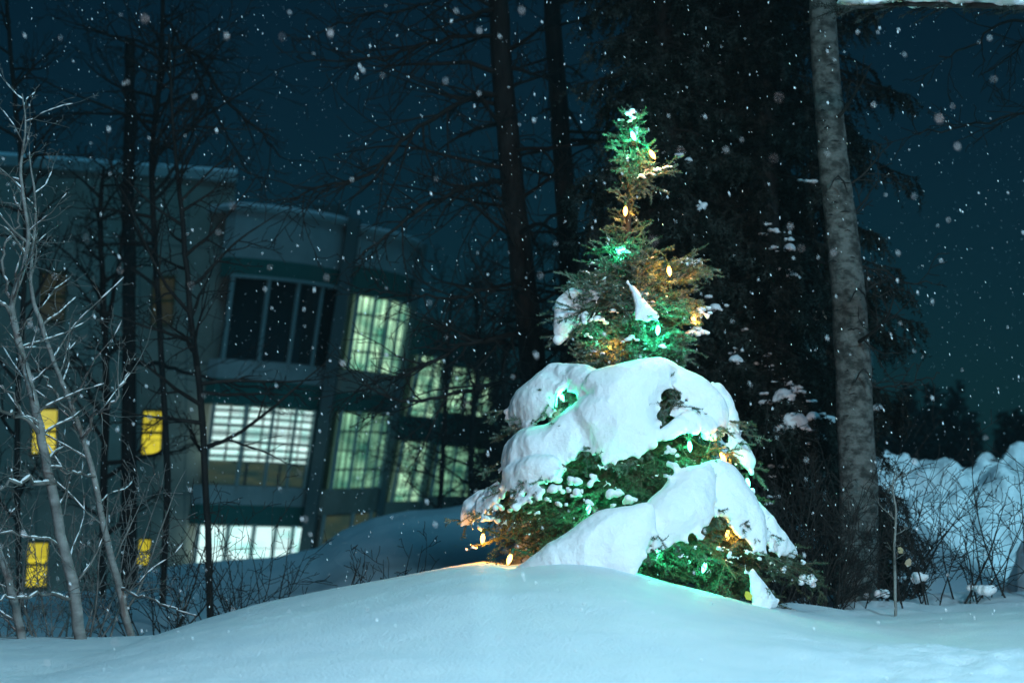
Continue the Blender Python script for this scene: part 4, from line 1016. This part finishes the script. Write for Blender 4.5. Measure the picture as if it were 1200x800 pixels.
# bodies behind the glazing, dark roofs
bod = MB()
for (bay, dpt) in ((b1_, 6), (b2_, 6), (b3_, 5), (b4_, 6)):
    c = bay.c; n_ = bay.n; f = [c[2]-n_*.12, c[3]-n_*.12, c[1]-n_*.12, c[0]-n_*.12]; u = (c[1]-c[0])*.0; f = [f[0].lerp(f[1], .3), f[1], f[2], f[3].lerp(f[2], .3)]; bod.hexa(f, [q-n_*dpt for q in f])
bo = bod.build('body', M_metal_d, bld)
column((383, 240), (380, 262), 50, 34, 'roof_hatch', 2.0)
column((400, 252), (402, 268), 49, 22, 'roof_hatch', 1.5)
# lit building glimpsed through the dark spruces
gb = empty('distant_building', tuple(P(940, 640, 55))); tag(gb, 'pale lit building glimpsed through the black spruce boughs left of the thick birch', 'building')
MB().box(tuple(P(872, 640, 55)-Vector((0, 0, 1))), (P(1019, 640, 55).x, 60, P(940, 338, 55).z)).build('wall', M_conc, gb)
L_far = lit_window('lit_far', (.25, .38, .36), (.75, .85, .8), .6, 4, 1, .35, .6, gap=.1)
for (x0, x1, y0, y1) in ((930, 972, 342, 378), (878, 896, 350, 374), (1009, 1017, 392, 442), (905, 920, 400, 430)):
    a = P(x0, y1, 54.9); b = P(x1, y0, 54.9)
    f = MB().box((a.x-.12, 54.93, a.z-.12), (b.x+.12, 54.99, b.z+.12)).build('window', M_conc2, gb)
    MB().box((a.x, 54.88, a.z), (b.x, 54.92, b.z)).build('pane', L_far, f)

# ------------------------------------------------------------------ falling snow
def snowfall():
    g = np.random.default_rng(5); n = 17000
    # evenly spread through the air of the place
    Y = 3.0+20*g.random(n*3)**.6; X = (g.random(n*3)-.5)*(Y*.72+2.0); Z = .9+g.random(n*3)*(1.6+Y*.33)
    Y, X, Z = Y[:n], X[:n], Z[:n]
    gz = np.array([ground_z(float(a), float(b)) for a, b in zip(X, Y)]); keep = Z > gz+.02
    C0 = np.stack([X, Y, Z], 1)[keep]; n = len(C0)
    sz = .0012+.0018*g.random(n)**2.2
    v0 = np.array([[1, 0, 0], [-1, 0, 0], [0, 1, 0], [0, -1, 0], [0, 0, 1], [0, 0, -1]], float); f0 = np.array([[0, 2, 4], [2, 1, 4], [1, 3, 4], [3, 0, 4], [2, 0, 5], [1, 2, 5], [3, 1, 5], [0, 3, 5]])
    S = v0[None]*(.65+.7*g.random((n, 6, 1)))*sz[:, None, None]
    S[:, :, 2] *= 3.1
    th = -.32+.22*g.normal(size=n); c, s = np.cos(th)[:, None], np.sin(th)[:, None]
    x = S[:, :, 0]*c+S[:, :, 2]*s; z = -S[:, :, 0]*s+S[:, :, 2]*c
    V = np.stack([x, S[:, :, 1], z], -1)+C0[:, None, :]
    F = f0[None]+(np.arange(n)*6)[:, None, None]
    o = link('snowfall', mesh_np('snowfall', V.reshape(-1, 3), F.reshape(-1, 3)), M_flake); tag(o, 'falling snowflakes', None, None, 'stuff')
snowfall()
# parts were built in world space: re-root sub-parts whose parent is itself a part at the origin
for o in list(COL.objects):
    if o.parent is not None and o.type == 'MESH':
        p = o.parent; m = Matrix.Identity(4)
        chain = p
        # the wanted world matrix is identity
        bpy.context.view_layer.update() if False else None
bpy.context.view_layer.update()
for lvl in (1, 2):
    for o in COL.objects:
        if o.type != 'MESH' or o.parent is None: continue
        is2 = o.parent.parent is not None
        if (lvl == 2) == is2:
            o.matrix_parent_inverse = o.parent.matrix_world.inverted()
    bpy.context.view_layer.update()

# snow-laden air
hz = MB().box((-161, -41, -2.5), (161, 261, 9.8)).build('haze', None)
hm = bpy.data.materials.new('haze'); hm.use_nodes = True; hm.node_tree.nodes.clear()
ho = hm.node_tree.nodes.new('ShaderNodeOutputMaterial'); hv = hm.node_tree.nodes.new('ShaderNodeVolumePrincipled')
hv.inputs['Color'].default_value = (.55, .9, 1, 1); hv.inputs['Density'].default_value = .0007
hm.node_tree.links.new(hv.outputs[0], ho.inputs['Volume']); hz.data.materials.append(hm); tag(hz, None, None, None, 'stuff')
